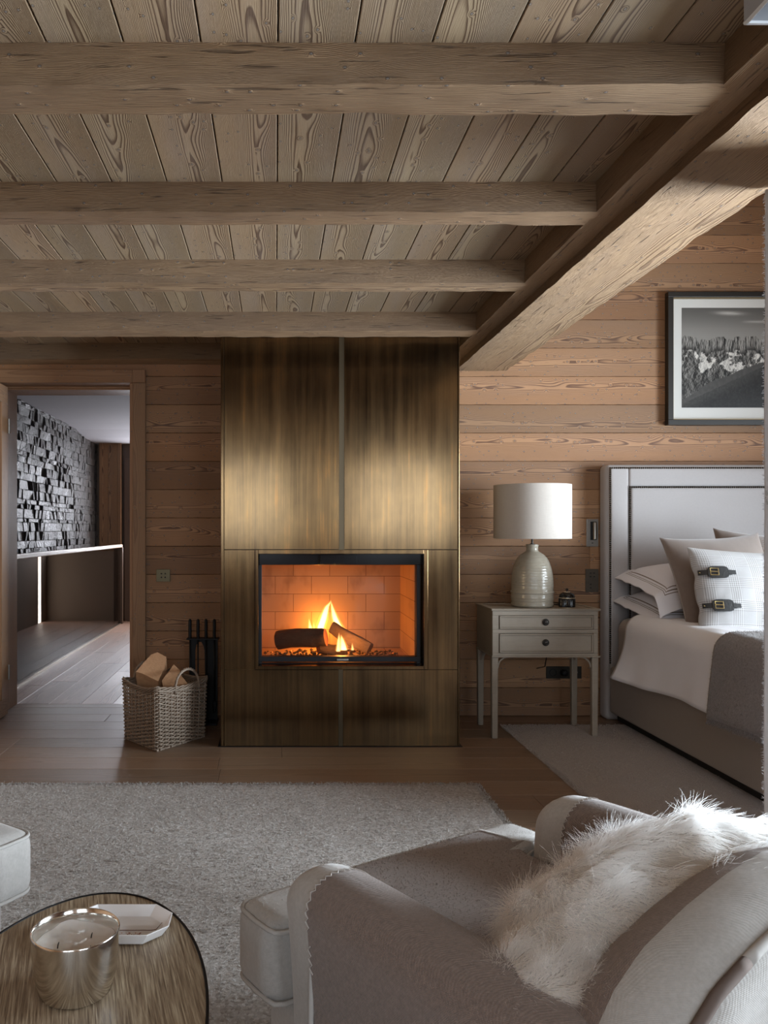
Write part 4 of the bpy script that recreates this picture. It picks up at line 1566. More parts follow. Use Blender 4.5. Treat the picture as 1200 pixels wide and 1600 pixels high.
def fbm2(x, y, seed, o=5, g=0.55):
    t, a, q = 0.0, 1.0, 0.0
    for i in range(o):
        t = t + a * vnoise(x, y, seed + i * 7)
        q += a
        x, y, a = x * 2.03 + 3.1, y * 2.03 + 1.7, a * g
    return t / q


def sstep(a, b, t):
    t = np.clip((t - a) / (b - a), 0, 1)
    return t * t * (3 - 2 * t)


def mountain(NU, NV, W2):
    u, v = np.meshgrid(np.linspace(0, W2, NU + 1), np.linspace(1, 0, NV + 1))   # v: 1 at the bottom row
    one = u * 0 + 0.5
    ridge = 0.262 + 0.05 * fbm2(u * 16, one, 3, 4) + 0.035 * sstep(0.52, 0.6, vnoise(u * 15, one, 9)) + 0.045 * np.exp(-((u - 0.215) / 0.014) ** 2)
    ridge = ridge + np.clip((u - 0.90) * 1.0, 0, 0.30)
    sky = 0.115 + 0.16 * sstep(0.0, 0.32, v)
    wisp = fbm2(u * 5, v * 34, 21, 4)
    sky = sky + 0.42 * np.exp(-((v - 0.055 - (u - .58) * .03) / 0.017) ** 2) * np.exp(-((u - 0.58) / 0.14) ** 2) * (0.35 + wisp)
    sky = sky + 0.2 * np.exp(-((v - 0.14) / 0.011) ** 2) * sstep(0.68, 0.85, u) * (0.3 + wisp)
    g = sky
    # cliff: blocky columns lit from the left
    e = 0.004
    def hgt(a, b):
        return fbm2(a * 24 + 0.5 * vnoise(a * 9, b * 9, 33), b * 6, 31, 5, 0.6)
    sl = (hgt(u + e, v) - hgt(u - e, v)) / e
    cliff = np.clip(0.16 + 0.0065 * sl + 0.30 * (fbm2(u * 22, v * 8, 43, 3) - .5) + 0.16 * (fbm2(u * 60, v * 40, 41, 3) - .5), 0.008, 0.6)
    h = v - ridge
    cliff = cliff * (1 - 0.75 * sstep(0.085, 0.135, h + 0.03 * (fbm2(u * 12, v * 12, 5) - .5)))
    # scree and snow slopes
    def hg2(a, b):
        return fbm2(a * 9 + b * 4, b * 9 - a * 3, 51, 6, 0.6)
    s2 = (hg2(u + e, v) - hg2(u - e, v)) / e
    rock = np.clip(0.10 + 0.011 * s2 + 0.05 * (fbm2(u * 40, v * 40, 61, 3) - .5), 0.01, 0.4)
    sn = fbm2(u * 8 - v * 4, v * 11 + u * 5, 71, 5, 0.6) - 0.8 * np.abs(v - (0.47 + 0.12 * np.clip(u - .1, 0, .35))) + 0.12 * np.exp(-((u - 0.95) / 0.12) ** 2)
    snow = sstep(0.535, 0.575, sn)
    low = rock * (1 - snow) + snow * np.clip(0.58 + 0.012 * s2, .3, .75)
    low = low * (1 - 0.45 * sstep(0.55, 0.85, v)) + 0.05 * sstep(0.7, 0.86, v) * sstep(0.3, 0.05, u) * fbm2(u * 6, v * 26, 81, 4)
    base = ridge + 0.135 + 0.04 * (fbm2(u * 7, one, 91, 3) - .5)
    m = sstep(-0.006, 0.006, v - base)
    g = np.where(h > 0, cliff * (1 - m) + low * m, g)
    # nearer wooded slopes falling to the left
    uu = np.minimum(u, 1.0) + 0.25 * np.clip(u - 1.0, 0, 2)
    f0 = 0.86 - 0.33 * uu + 0.04 * (fbm2(u * 7, one, 93, 4) - .5) + 0.2 * np.clip(0.35 - u, 0, 1)
    g = np.where(v > f0, 0.05 + 0.03 * fbm2(u * 40, v * 40, 95, 3), g)
    f1 = 0.965 - 0.385 * uu + 0.02 * (fbm2(u * 60, one, 97, 3) - .5)
    d = v - f1
    wood_ = (0.008 + 0.035 * fbm2(u * 60, v * 60, 99, 4) ** 2) * (1 - 0.4 * sstep(0, .35, d)) + 0.025 * sstep(0.12, 0.0, d)
    g = np.where(d > 0, wood_, g)
    return np.clip(g, 0.004, 0.85)


NU, NV = 420, 300
vals = mountain(NU, NV, 2 * (IX1 - IX0) / 2 / ((1195 - 1065) * kq)).reshape(-1)
mb = MB().grid(NU, NV, lambda u, v: (IX0 + (IX1 - IX0) * u, 4.9245, IZ0 + (IZ1 - IZ0) * v))
k = N('mountain_print')
at = k.node('ShaderNodeVertexColor', {'layer_name': 'print'})
k.bsdf(at.outputs[0], 0.35)
ph = mb.build('photograph', k.mat, pic)
ca = ph.data.color_attributes.new('print', 'FLOAT_COLOR', 'POINT')
arr = np.ones((len(vals), 4), np.float32)
arr[:, 0] = np.array(vals); arr[:, 1] = arr[:, 0] * 0.97; arr[:, 2] = arr[:, 0] * 0.9
ca.data.foreach_set('color', arr.reshape(-1))

# ============================================================ BED
HEADF = fabric('headboard_linen', (0.41, 0.385, 0.38), (0.36, 0.335, 0.33), scale=420, bump=0.12, mott=90, amt=0.5)
BASEF = fabric('bed_base_linen', (0.30, 0.255, 0.215), (0.26, 0.22, 0.185), scale=420, bump=0.1, mott=90, amt=0.5)
SHEET = plain('greige_sheet', (0.44, 0.39, 0.36), 0.85, var=0.04, scale=12, Sheen_Weight=0.15)
COTTON = plain('white_cotton', (0.74, 0.74, 0.78), 0.8, var=0.03, scale=14, Sheen_Weight=0.15)
BX0, BX1 = 1.995, 3.905
YH = 4.83
bed = thing('bed', ((BX0 + BX1) / 2, 3.8, 0), 'upholstered double bed with tall studded pale headboard at the right wall', 'bed')
V, Fs = rounded(BX1 - BX0, YW - .004 - YH, 1.545, 0.03, 4, c=((BX0 + BX1) / 2, (YW - .004 + YH) / 2, 0.7725))
hb = MB().add(V, Fs).build('headboard', HEADF, bed, smooth=60)
kh = YH / F
ins = 0.138
V, Fs = rounded(BX1 - BX0 - 2 * ins, 0.05, 1.545 - ins - 0.3, 0.02, 10, bulge=(0, 0.012, 0), c=((BX0 + BX1) / 2, YH - 0.002, (1.545 - ins + 0.3) / 2))
MB().add(V, Fs).build('inner_panel', HEADF, bed, smooth=60)
# padded border strips
bd = MB()
for (xa, xb, za, zb) in ((BX0 + .02, BX0 + ins - .004, .3, 1.525), (BX0 + ins - .004, BX1 - .02, 1.545 - ins + .004, 1.525), (BX1 - ins + .004, BX1 - .02, .3, 1.545 - ins)):
    V, Fs = rounded(xb - xa, 0.03, zb - za, 0.0145, 8, bulge=(0, 0.01, 0), c=((xa + xb) / 2, YH - 0.002, (za + zb) / 2))
    bd.add(V, Fs)
bd.build('padded_border', HEADF, bed, smooth=60)
NAIL = plain('dark_brass_nail', (0.035, 0.026, 0.017), 0.3, 0.9)
def nails(x, y, z0, z1, axis, a1=None):
    mb = MB()
    L = (z1 - z0)
    n = int(L / 0.0125)
    for i in range(n + 1):
        t = z0 + L * i / n
        mb.lathe([(0.0058, 0), (0.005, 0.003), (0.002, 0.005)], (0, 0, 0), 8, capb=False)
        cnt = 24
        for q in range(len(mb.v) - cnt, len(mb.v)):
            X, Y, Z = mb.v[q]
            mb.v[q] = (x + X, y - Z, t + Y) if axis == 'Z' else (t + X, y - Z, x + Y)
    return mb
nails(BX0 + .022, YH - .014, 0.35, 1.523, 'Z').build('nailhead_trim', NAIL, bed, smooth=True)
nails(1.523, YH - .014, BX0 + .034, BX1 - .03, 'X').build('nailhead_trim', NAIL, bed, smooth=True)
nails(BX0 + ins, YH - .022, 0.6, 1.545 - ins, 'Z').build('nailhead_trim', NAIL, bed, smooth=True)
nails(1.545 - ins, YH - .022, BX0 + ins + .0125, BX1 - ins, 'X').build('nailhead_trim', NAIL, bed, smooth=True)
V, Fs = rounded(BX1 - BX0 - .02, 2.12, 0.275, 0.018, 6, c=((BX0 + BX1) / 2, 4.80 - 1.06, 0.055 + 0.1375))
MB().add(V, Fs).build('bed_base', BASEF, bed, smooth=60)
MB().box(BX0 + .05, BX1 - .05, 2.75, 4.78, 0.012, 0.056).build('plinth', DARKHOLE, bed)
V, Fs = rounded(BX1 - BX0 - .06, 2.05, 0.30, 0.07, 8, bulge=(0.01, 0, 0.006), c=((BX0 + BX1) / 2 + .005, 4.785 - 1.025, 0.335 + 0.146))
MB().add(V, Fs).build('mattress', SHEET, bed, smooth=True)

# duvet draped over the mattress
MT = 0.634
def drape(u, v, y_head, y_foot, hem, x_end, thick, flare=0.06, wig=1.0, seed=0.0, xs=2.008):
    """u: 0 at the left hem .. 1 across the bed; v: 0 at the head .. 1 at the foot"""
    Y = y_head + (y_foot - y_head) * v
    R = 0.085
    z_top = MT + thick
    x_side = xs - thick * 0.8
    hang = z_top - R - hem
    arc = R * PI / 2
    tot = hang + arc + (x_end - x_side - R)
    s = u * tot
    fl = flare * math.exp(-v * 9)
    n = noise.noise(Vector((Y * 5, u * 3, seed))) * 0.012 * wig
    n2 = noise.noise(Vector((Y * 2.2, seed, 1.0))) * 0.02 * wig
    if s < hang:
        t = 1 - s / hang
        return (x_side - 0.015 - (0.02 + fl) * t * t + n * t + n2 * t, Y - 0.05 * t * t * math.exp(-v * 5) + 0.03 * t * math.exp(-v * 5), hem + s + 0.01 * math.sin(Y * 7 + seed) * t)
    s -= hang
    if s < arc:
        a = s / R
        return (x_side - .015 + R * (1 - math.cos(a)), Y, z_top - R + R * math.sin(a))
    s -= arc
    X = x_side + R + s - .015
    wr = 0.010 * noise.noise(Vector((X * 4, Y * 4, seed))) + 0.004 * noise.noise(Vector((X * 14 + Y * 5, Y * 6, seed)))
    return (X, Y, z_top + wr * wig)

mb = MB()
mb.grid(110, 80, lambda u, v: drape(u, v, 4.47, 2.75, 0.325, 3.93, 0.035, 0.075))
dv = mb.build('duvet', COTTON, None, smooth=True, solid=0.02)
tag(dv, 'white duvet draped over the side of the bed', 'duvet')
THROW = fabric('grey_wool_throw', (0.26, 0.23, 0.225), (0.13, 0.113, 0.11), scale=200, bump=0.6, mott=120, amt=1.2, sheen=0.4)
mb = MB()
mb.grid(100, 50, lambda u, v: drape(u, v, 3.52 + 0.07 * (1 - u) ** 6, 2.78, 0.318 + .0 * v, 3.90, 0.062, 0.0, 0.7, 4.0, xs=2.012))
th = mb.build('throw_blanket', THROW, None, smooth=True, solid=0.008)
tag(th, 'mottled dark grey wool throw with fringed hem over the foot of the bed', 'throw')
rng_ = np.random.default_rng(8)
fr_p = []
for i in range(1100):
    v = rng_.random()
    fr_p.append(drape(0.0, v, 3.59, 2.78, 0.318, 3.90, 0.062, 0.0, 0.7, 4.0, xs=2.012))
fr_p = np.array(fr_p)
hair('fringe', THROW, fr_p, np.stack([rng_.normal(-.1, .18, len(fr_p)), rng_.normal(0, .3, len(fr_p)), np.full(len(fr_p), -1.0)], 1), rng_.uniform(.012, .032, len(fr_p)), th, 4, .0009, .0005, curl=.15)
P_, N_ = sample(th, 26000, 3, lambda P, NN: P[:, 0] < 2.6)
hair('wool_nap', THROW, P_ + 0.004 * np.sign((N_ * np.array([[-1, 0, 1]])).sum(1))[:, None] * N_, np.sign((N_ * np.array([[-1, 0, 1]])).sum(1))[:, None] * N_ * .7 + rng_.normal(0, .6, N_.shape), rng_.uniform(.004, .009, len(P_)), th, 3, .0005, .0003)['kind'] = 'stuff'


def pillow(w_, h_, t_, n=34, flange=0.0, conc=0.05, seed=0, wr=0.004, pw=2.4, uvs=True):
    """upright pillow in local XZ, thickness along Y; UVs in metres from its centre"""
    mb = MB()
    def P(a, b, sd):
        ai = min(1, abs(a) * (w_ / 2) / (w_ / 2 - flange)) if flange else abs(a)
        bi = min(1, abs(b) * (h_ / 2) / (h_ / 2 - flange)) if flange else abs(b)
        th_ = (max(0, 1 - ai ** pw) * max(0, 1 - bi ** pw)) ** 0.5 * t_ / 2
        x = a * w_ / 2 * (1 - conc * (1 - b * b) * abs(a))
        z = b * h_ / 2 * (1 - conc * (1 - a * a) * abs(b))
        wk = noise.noise(Vector((x * 9 + seed, z * 9, sd * 3))) * wr + noise.noise(Vector((x * 25 + seed, z * 25, sd * 3))) * wr * 0.35
        edge = max(ai, bi)
        y = sd * (th_ + 0.002) + sd * wk * (1 - edge ** 4)
        if flange and edge >= 1:
            y = sd * 0.0025 + noise.noise(Vector((x * 14, z * 14, seed))) * 0.007
        return (x, y, z)
    def sp(t):   # denser near the edges
        return math.sin((t - .5) * PI) * 0.5 + (t - .5)
    for sd in (-1, 1):
        mb.grid(n, n, lambda u, v: P(sp(u), sp(v), sd), uvfn=lambda u, v: (sp(u) * w_ / 2, sp(v) * h_ / 2), flip=sd > 0)
    # rim
    ring = [(i / n, 0) for i in range(n)] + [(1, i / n) for i in range(n)] + [(1 - i / n, 1) for i in range(n)] + [(0, 1 - i / n) for i in range(n)]
    V = [P(sp(u), sp(v), -1) for u, v in ring] + [P(sp(u), sp(v), 1) for u, v in ring]
    m = len(ring)
    uvl = [[(sp(ring[i][0]) * w_ / 2, sp(ring[i][1]) * h_ / 2)] * 4 for i in range(m)]
    mb.add(V, [(i, m + i, m + (i + 1) % m, (i + 1) % m) for i in range(m)], uvl)
    return mb


def stripe_cotton(name, w_, h_):
    k = N(name)
    u, v, _ = k.sep(k.uv())
    d = k.m('MINIMUM', k.m('SUBTRACT', w_ / 2, k.m('ABSOLUTE', u)), k.m('SUBTRACT', h_ / 2, k.m('ABSOLUTE', v)))
    c = (0.72, 0.71, 0.75)
    tot = None
    for p in (0.050, 0.060, 0.070):
        s_ = k.m('LESS_THAN', k.m('ABSOLUTE', k.m('SUBTRACT', d, p)), 0.0016)
        tot = s_ if tot is None else k.m('MAXIMUM', tot, s_)
    k.bsdf(k.mix(tot, c, (0.16, 0.12, 0.09)), 0.8, Sheen_Weight=0.15)
    return k.mat
STR = stripe_cotton('striped_edge_cotton', 0.82, 0.56)


def lay(mb, cx, cy, cz, rz, droop, tilt=0.0, dr2=0.0, roll=0.0):
    def fn(x, y, z):
        # local upright -> lying: x across bed, z -> world -Y (towards the camera), y(-) -> up
        X, Yl, Z = x, z, -y
        e = max(0, (abs(X) - 0.30)) / 0.11
        e2 = max(0, (-Yl - 0.20)) / 0.08
        Z -= droop * min(1.3, e) ** 1.6 * (1 if X < 0 else .6)
        Z -= dr2 * min(1.3, e2) ** 1.6
        Z += tilt * Yl + roll * X
        c_, s_ = math.cos(rz), math.sin(rz)
        return (cx + X * c_ - Yl * s_, cy + X * s_ + Yl * c_, cz + Z)
    return mb.xform(fn)


pa = lay(pillow(0.82, 0.56, 0.15, flange=0.062, conc=0.02, seed=3), 2.44, 4.55, 0.73, 0.0, 0.045, 0.12, 0.06)
tag(pa.build('sleeping_pillow', STR, None, smooth=True), 'lower of two stacked white pillows with triple striped borders', 'pillow', 'white pillows by the headboard')
pb = lay(pillow(0.82, 0.56, 0.155, flange=0.062, conc=0.02, seed=9), 2.455, 4.55, 0.87, 0.02, 0.05, 0.16, 0.10)
tag(pb.build('sleeping_pillow', STR, None, smooth=True), 'upper of two stacked white pillows with triple striped borders', 'pillow', 'white pillows by the headboard')

VELVET = fabric('taupe_velvet', (0.19, 0.145, 0.12), (0.155, 0.118, 0.098), scale=300, bump=0.15, mott=40, amt=.6, sheen=0.5)
def stand(mb, loc, rx, rz, ry=0.0):
    M = Matrix.Translation(loc) @ Matrix.Rotation(rz, 4, 'Z') @ Matrix.Rotation(rx, 4, 'X') @ Matrix.Rotation(ry, 4, 'Y')
    return mb.xform(lambda x, y, z: M @ Vector((x, y, z)))
c1 = pillow(0.56, 0.56, 0.17, conc=0.085, seed=21, wr=0.006)
stand(c1, (2.37, 4.22, 0.865), -0.42, 0.06, -0.05)
tag(c1.build('velvet_cushion', VELVET, None, smooth=True), 'taupe velvet cushion standing behind the checked cushion, in front of white pillows', 'cushion', 'taupe cushions on the bed')
c2 = pillow(0.56, 0.56, 0.17, conc=0.085, seed=31, wr=0.006)
stand(c2, (2.70, 4.36, 0.875), -0.38, -0.06, 0.10)
tag(c2.build('velvet_cushion', VELVET, None, smooth=True), 'taupe velvet cushion mostly hidden, only its peaked top corner showing by the curtain', 'cushion', 'taupe cushions on the bed')

k = N('checked_wool')
u, v, _ = k.sep(k.uv())
def stripes(t, off):
    g = k.m('FRACT', k.m('ADD', k.m('DIVIDE', t, 0.118), off))
    grp = k.m('LESS_THAN', k.m('ABSOLUTE', k.m('SUBTRACT', g, 0.5)), 0.24)
    ln = k.m('LESS_THAN', k.m('FRACT', k.m('DIVIDE', t, 0.0098)), 0.42)
    return k.m('MULTIPLY', grp, ln), grp
su, gu = stripes(u, 0.31)
sv, gv = stripes(v, 0.17)
tot = k.m('MULTIPLY', k.m('ADD', su, sv), 0.5)
nz = k.noise(k.obj(), 500, 3, 0.6)
c = k.mix(tot, k.mix(nz, (0.46, 0.45, 0.45), (0.32, 0.31, 0.31)), (0.19, 0.175, 0.17))
wht = k.m('MULTIPLY', k.m('ADD', k.m('MULTIPLY', gu, k.m('SUBTRACT', 1.0, su)), k.m('MULTIPLY', gv, k.m('SUBTRACT', 1.0, sv))), 0.22)
c = k.mix(wht, c, (0.68, 0.68, 0.68))
k.bsdf(c, 0.9, 0, k.bump(nz, 0.3, 0.001), Sheen_Weight=0.2)
CHECK = k.mat
LEATHER = plain('black_leather', (0.014, 0.013, 0.013), 0.5, var=0.2, scale=120, bump=0.3)
pc = thing('checked_cushion', (2.37, 4.02, 0.68), 'grey and white checked cushion with black buckled leather straps, front of the bed cushions', 'cushion')
PM = Matrix.Translation((2.34, 3.985, 0.825)) @ Matrix.Rotation(0.05, 4, 'Z') @ Matrix.Rotation(-0.36, 4, 'X') @ Matrix.Rotation(0.07, 4, 'Y')
c3 = pillow(0.52, 0.47, 0.16, n=44, conc=0.045, seed=41, wr=0.006)
def pinch(x, y, z):
    # the left edge is drawn in under each strap
    g = math.exp(-((z - 0.085) / 0.035) ** 2) + math.exp(-((z + 0.085) / 0.035) ** 2)
    e = max(0, (-x - 0.10) / 0.15)
    return (x + 0.010 * g * e, y * (1 - 0.25 * g * min(1, e)), z)
c3.xform(pinch)
c3.xform(lambda x, y, z: PM @ Vector((x, y, z)))
c3.build('cushion_cover', CHECK, pc, smooth=True)
BUCK = plain('buckle_brass', (0.6, 0.43, 0.18), 0.3, 1.0)
for zc in (0.088, -0.082):
    def surf(x):
        w2 = 0.25
        th_ = math.sqrt(max(0, 1 - (abs(x) / 0.26) ** 2.4)) * 0.08 * 0.93
        return -(th_ + 0.006)
    def strap(xa, xb, hw, lift, nm, mat, rnd_=0.0):
        n = 16
        V = []
        for i in range(n + 1):
            x = xa + (xb - xa) * i / n
            y = surf(max(-.25, min(.25, x))) - lift
            hh = hw
            if rnd_:
                e = min(x - xa, xb - x)
                if e < rnd_:
                    hh = hw * (0.55 + 0.45 * math.sqrt(max(0, 1 - (1 - e / rnd_) ** 2)))
            V += [(x, y, zc - hh), (x, y, zc + hh), (x, y + .004, zc + hh), (x, y + .004, zc - hh)]
        Fs = []
        for i in range(n):
            for j in range(4):
                a, b = i * 4 + j, i * 4 + (j + 1) % 4
                Fs.append((a, b, b + 4, a + 4))
        Fs += [(3, 2, 1, 0), (n * 4, n * 4 + 1, n * 4 + 2, n * 4 + 3)]
        V = [PM @ Vector(p) for p in V]
        return MB().add(V, Fs).build(nm, mat, pc, smooth=30)
    strap(-0.245, -0.10, 0.0125, 0.003, 'leather_strap', LEATHER)
    strap(-0.208, -0.115, 0.030, 0.0055, 'leather_tab', LEATHER, 0.025)
    strap(-0.118, -0.082, 0.0105, 0.006, 'strap_end', LEATHER)
    y0 = surf(-.185) - 0.0135
    b_ = [(-0.203, y0 + .003, zc - .017), (-0.165, y0 - .001, zc - .017), (-0.165, y0 - .001, zc + .017), (-0.203, y0 + .003, zc + .017)]
    bm_ = MB().tube([PM @ Vector(p) for p in b_], 0.0024, 8, closed=True)
    bm_.tube([PM @ Vector((-0.203, y0, zc)), PM @ Vector((-0.165, y0 - .003, zc))], 0.002, 6)
    bm_.build('buckle', BUCK, pc, smooth=40)
    MB().lathe([(0.004, 0), (.003, .003), (.0005, .004)], PM @ Vector((-0.24, surf(-.24) - .004, zc - .002)), 10).build('stud', BUCK, pc, smooth=True)

# ============================================================ CURTAIN BY THE BEAM AND PENDANT
k = N('pale_printed_linen')
ob = k.obj()
vo = k.node('ShaderNodeTexVoronoi', Vector=ob, Scale=9.0)
f = k.noise(ob, 60, 3, 0.6)
prt = k.m('MULTIPLY', k.m('LESS_THAN', vo.outputs['Distance'], 0.25), k.m('GREATER_THAN', f, 0.52))
k.bsdf(k.mix(prt, (0.60, 0.61, 0.64), (0.42, 0.43, 0.44)), 0.85, 0, k.bump(k.noise(ob, 300, 2), 0.2, 0.001))
CURT = k.mat
mb = MB()
def cur(u, v):
    Y = 2.30 - 0.30 * u
    ph = u * 2 * PI * 4.0
    X = 1.455 - 0.045 * math.cos(ph) * (0.75 + 0.25 * (1 - v)) - 0.016 * v + 0.004 * noise.noise(Vector((Y * 20, v * 5, 0)))
    return (X, Y, 2.128 - 2.10 * v)
mb.grid(110, 40, cur)
cu = mb.build('curtain', CURT, None, smooth=True, solid=0.004)
tag(cu, 'pale blue-grey curtain edge hanging from the big beam at the right border', 'curtain')
rng_ = np.random.default_rng(4)
vv_ = rng_.random(900)
pp = np.array([cur(0.0, t) for t in vv_])
hair('frayed_edge', CURT, pp, np.stack([rng_.normal(-.8, .4, 900), rng_.normal(.2, .4, 900), rng_.normal(0, .4, 900)], 1), rng_.uniform(.003, .010, 900), cu, 3, .0006, .0003)

SHADE = plain('grey_shade_cloth', (0.30, 0.31, 0.33), 0.7, var=0.05, scale=60)
sx0, sy1, sz0 = 0.702, 1.20, 1.15 + 790 * 1.2 / F
pe = thing('pendant_lamp', (sx0 + .15, sy1 - .15, sz0), 'pale box-shaped pendant lamp shade under the ceiling, in the top right corner', 'pendant lamp')
m_ = MB()
t = 0.006
s_ = 0.30
m_.box(sx0, sx0 + t, sy1 - s_, sy1, sz0, sz0 + .22).box(sx0 + s_ - t, sx0 + s_, sy1 - s_, sy1, sz0, sz0 + .22)
m_.box(sx0 + t, sx0 + s_ - t, sy1 - t, sy1, sz0, sz0 + .22).box(sx0 + t, sx0 + s_ - t, sy1 - s_, sy1 - s_ + t, sz0, sz0 + .22)
m_.box(sx0 + t, sx0 + s_ - t, sy1 - s_ + t, sy1 - t, sz0 + .03, sz0 + .034)
sh_ = m_.build('lamp_shade', SHADE, pe, bevel=0.004)
q_ = sz0 + .0015
MB().tube([(sx0 + .003, sy1 - .003, q_), (sx0 + s_ - .003, sy1 - .003, q_), (sx0 + s_ - .003, sy1 - s_ + .003, q_), (sx0 + .003, sy1 - s_ + .003, q_)], 0.0045, 8, closed=True).build('rim', plain('pale_rim_tape', (0.72, 0.76, 0.8), 0.5), sh_, smooth=40)
MB().tube([(sx0 + .15, sy1 - .15, sz0 + .03), (sx0 + .15, sy1 - .15, CZ - .001)], 0.004, 8).build('cord', IRON, pe)
MB().lathe([(0.05, 0), (0.05, .02)], (sx0 + .15, sy1 - .15, CZ - .021), 24).build('ceiling_rose', STEEL, pe, smooth=40)

# ============================================================ COFFEE TABLE
k = N('brushed_oak_veneer')
x, y, z = k.sep(k.obj())
ca_, sa_ = math.cos(0.25), math.sin(0.25)
gx_ = k.m('ADD', k.m('MULTIPLY', x, ca_), k.m('MULTIPLY', y, sa_))
gy_ = k.m('SUBTRACT', k.m('MULTIPLY', y, ca_), k.m('MULTIPLY', x, sa_))
f = k.noise(k.xyz(k.m('MULTIPLY', gx_, 330.0), k.m('MULTIPLY', gy_, 11.0), 0.0), 1.0, 3, 0.65, 0.3)
f2 = k.noise(k.xyz(k.m('MULTIPLY', gx_, 30.0), k.m('MULTIPLY', gy_, 3.0), 0.0), 1.0, 3, 0.6)
c = k.ramp(f, [(0.32, (0.11, 0.072, 0.045)), (0.5, (0.29, 0.215, 0.14)), (0.66, (0.50, 0.41, 0.29))])
c = k.mix(k.m('MULTIPLY', f2, 0.3), c, (0.15, 0.1, 0.065))
k.bsdf(c, 0.42, 0, k.bump(f, 0.35, 0.002))
VENEER = k.mat
TX, TY, TA, TB, TZ = -0.286, 1.008, 0.200, 0.403, 0.51
ct = thing('coffee_table', (TX, TY, 0), 'oval coffee table with streaked oak top and thin black rim, in the near left corner', 'table')
def oval(a, b, n=96, c=(TX, TY)):
    return [(c[0] + a * math.cos(2 * PI * i / n), c[1] + b * math.sin(2 * PI * i / n)) for i in range(n)]
MB().prism(oval(TA - .004, TB - .004), TZ - .02, TZ, 'XY').build('top', VENEER, ct)
rim = MB()
o1, o2 = oval(TA, TB), oval(TA - .0042, TB - .0042)
n = len(o1)
V = [(a, b, TZ + .0015) for a, b in o1] + [(a, b, TZ + .0015) for a, b in o2] + [(a, b, TZ - .026) for a, b in o1] + [(a, b, TZ - .026) for a, b in o2]
Fs = []
for i in range(n):
    j = (i + 1) % n
    Fs += [(i, j, n + j, n + i), (2 * n + j, 2 * n + i, 3 * n + i, 3 * n + j), (i, 2 * n + i, 2 * n + j, j), (n + j, 3 * n + j, 3 * n + i, n + i)]
rim.add(V, Fs).build('metal_rim', BLACK_METAL, ct, bevel=0.0006, smooth=40)
for (a, b) in ((-.1, -.26), (.1, -.26), (-.1, .26), (.1, .26)):
    MB().tube([(TX + a, TY + b, TZ - .02), (TX + a * 1.25, TY + b * 1.15, 0.016)], 0.011, 12).build('leg', BLACK_METAL, ct, smooth=True)

JX, JY = -0.277, 1.11
jar = thing('candle_jar', (JX, JY, TZ), 'silver mirrored candle jar with pale wax, on the oval coffee table', 'candle')
SILVER = plain('mirrored_silver', (0.78, 0.76, 0.72), 0.13, 1.0)
MB().lathe([(0.040, 0.0), (0.046, 0.001), (0.050, 0.005), (0.0565, 0.03), (0.0595, 0.06), (0.0605, 0.084), (0.0605, 0.0865), (0.0595, 0.0875), (0.0582, 0.0865), (0.0578, 0.075), (0.0572, 0.055)], (JX, JY, TZ + .0005), 72, capt=False).build('jar', SILVER, jar, smooth=60)
k = N('candle_wax')
f = k.noise(k.obj(), 28, 3, 0.5)
k.bsdf(k.mix(f, (0.82, 0.77, 0.73), (0.66, 0.6, 0.56)), 0.35, 0, k.bump(f, 0.15, 0.004), Subsurface_Weight=0.2, Subsurface_Radius=(0.01, 0.006, 0.004))
wax = MB()
V, Fs = [], []
nr, na_ = 18, 60
for i in range(nr + 1):
    r = 0.0574 * i / nr
    for j in range(na_):
        a = 2 * PI * j / na_
        X, Y = r * math.cos(a), r * math.sin(a)
        h = 0.066 + 0.003 * noise.noise(Vector((X * 60, Y * 60, 2)))
        if i > nr - 5:
            lump = max(0, noise.noise(Vector((math.cos(a) * 1.6, math.sin(a) * 1.6, 5)))) 
            h += 0.016 * lump * ((i - (nr - 5)) / 5) ** 1.4
        V.append((JX + X, JY + Y, TZ + h))
for i in range(nr):
    for j in range(na_):
        Fs.append((i * na_ + j, (i + 1) * na_ + j, (i + 1) * na_ + (j + 1) % na_, i * na_ + (j + 1) % na_))
wax.add(V, Fs).build('wax', k.mat, jar, smooth=True)
for (a, b) in ((-.022, -.012), (.018, .014), (.024, -.022)):
    MB().tube([(JX + a, JY + b, TZ + .064), (JX + a + .001, JY + b, TZ + .071), (JX + a + .002, JY + b + .001, TZ + .074)], [.0009, .0009, .0006], 6).build('wick', IRON, jar)

k = N('white_porcelain')
u, v, w3 = k.sep(k.obj())
k.bsdf((0.84, 0.83, 0.84), 0.12, 0.0, Coat_Weight=0.3)
PORC = k.mat
DX, DY = -0.245, 1.272
dish = thing('octagonal_dish', (DX, DY, TZ), 'white octagonal porcelain dish with thin brown lines, behind the candle jar', 'dish')
def octa(hx, hy, c, z):
    return [(DX + a, DY + b, TZ + z) for a, b in ((-hx + c, -hy), (hx - c, -hy), (hx, -hy + c), (hx, hy - c), (hx - c, hy), (-hx + c, hy), (-hx, hy - c), (-hx, -hy + c))]
loops = [octa(.062, .037, .026, .001), octa(.067, .042, .027, .003), octa(.0795, .0515, .030, .021), octa(.0775, .0495, .0295, .0215), octa(.066, .041, .0265, .0055), octa(.058, .033, .024, .004)]
V = [p for l in loops for p in l]
Fs = [tuple(range(7, -1, -1))]
for i in range(len(loops) - 1):
    for j in range(8):
        Fs.append((i * 8 + j, i * 8 + (j + 1) % 8, (i + 1) * 8 + (j + 1) % 8, (i + 1) * 8 + j))
Fs.append(tuple(5 * 8 + j for j in range(8)))
MB().add(V, Fs).build('dish_body', PORC, dish, bevel=0.0008)
LINE = plain('brown_glaze_line', (0.16, 0.07, 0.045), 0.3)
ln = MB()
def dz(x, y):
    m = max(abs(x) / .058 * 1.0, abs(y) / .033)
    return TZ + (0.0046 if m <= 1 else 0.0046 + (m - 1) * 0.044)
pts = []
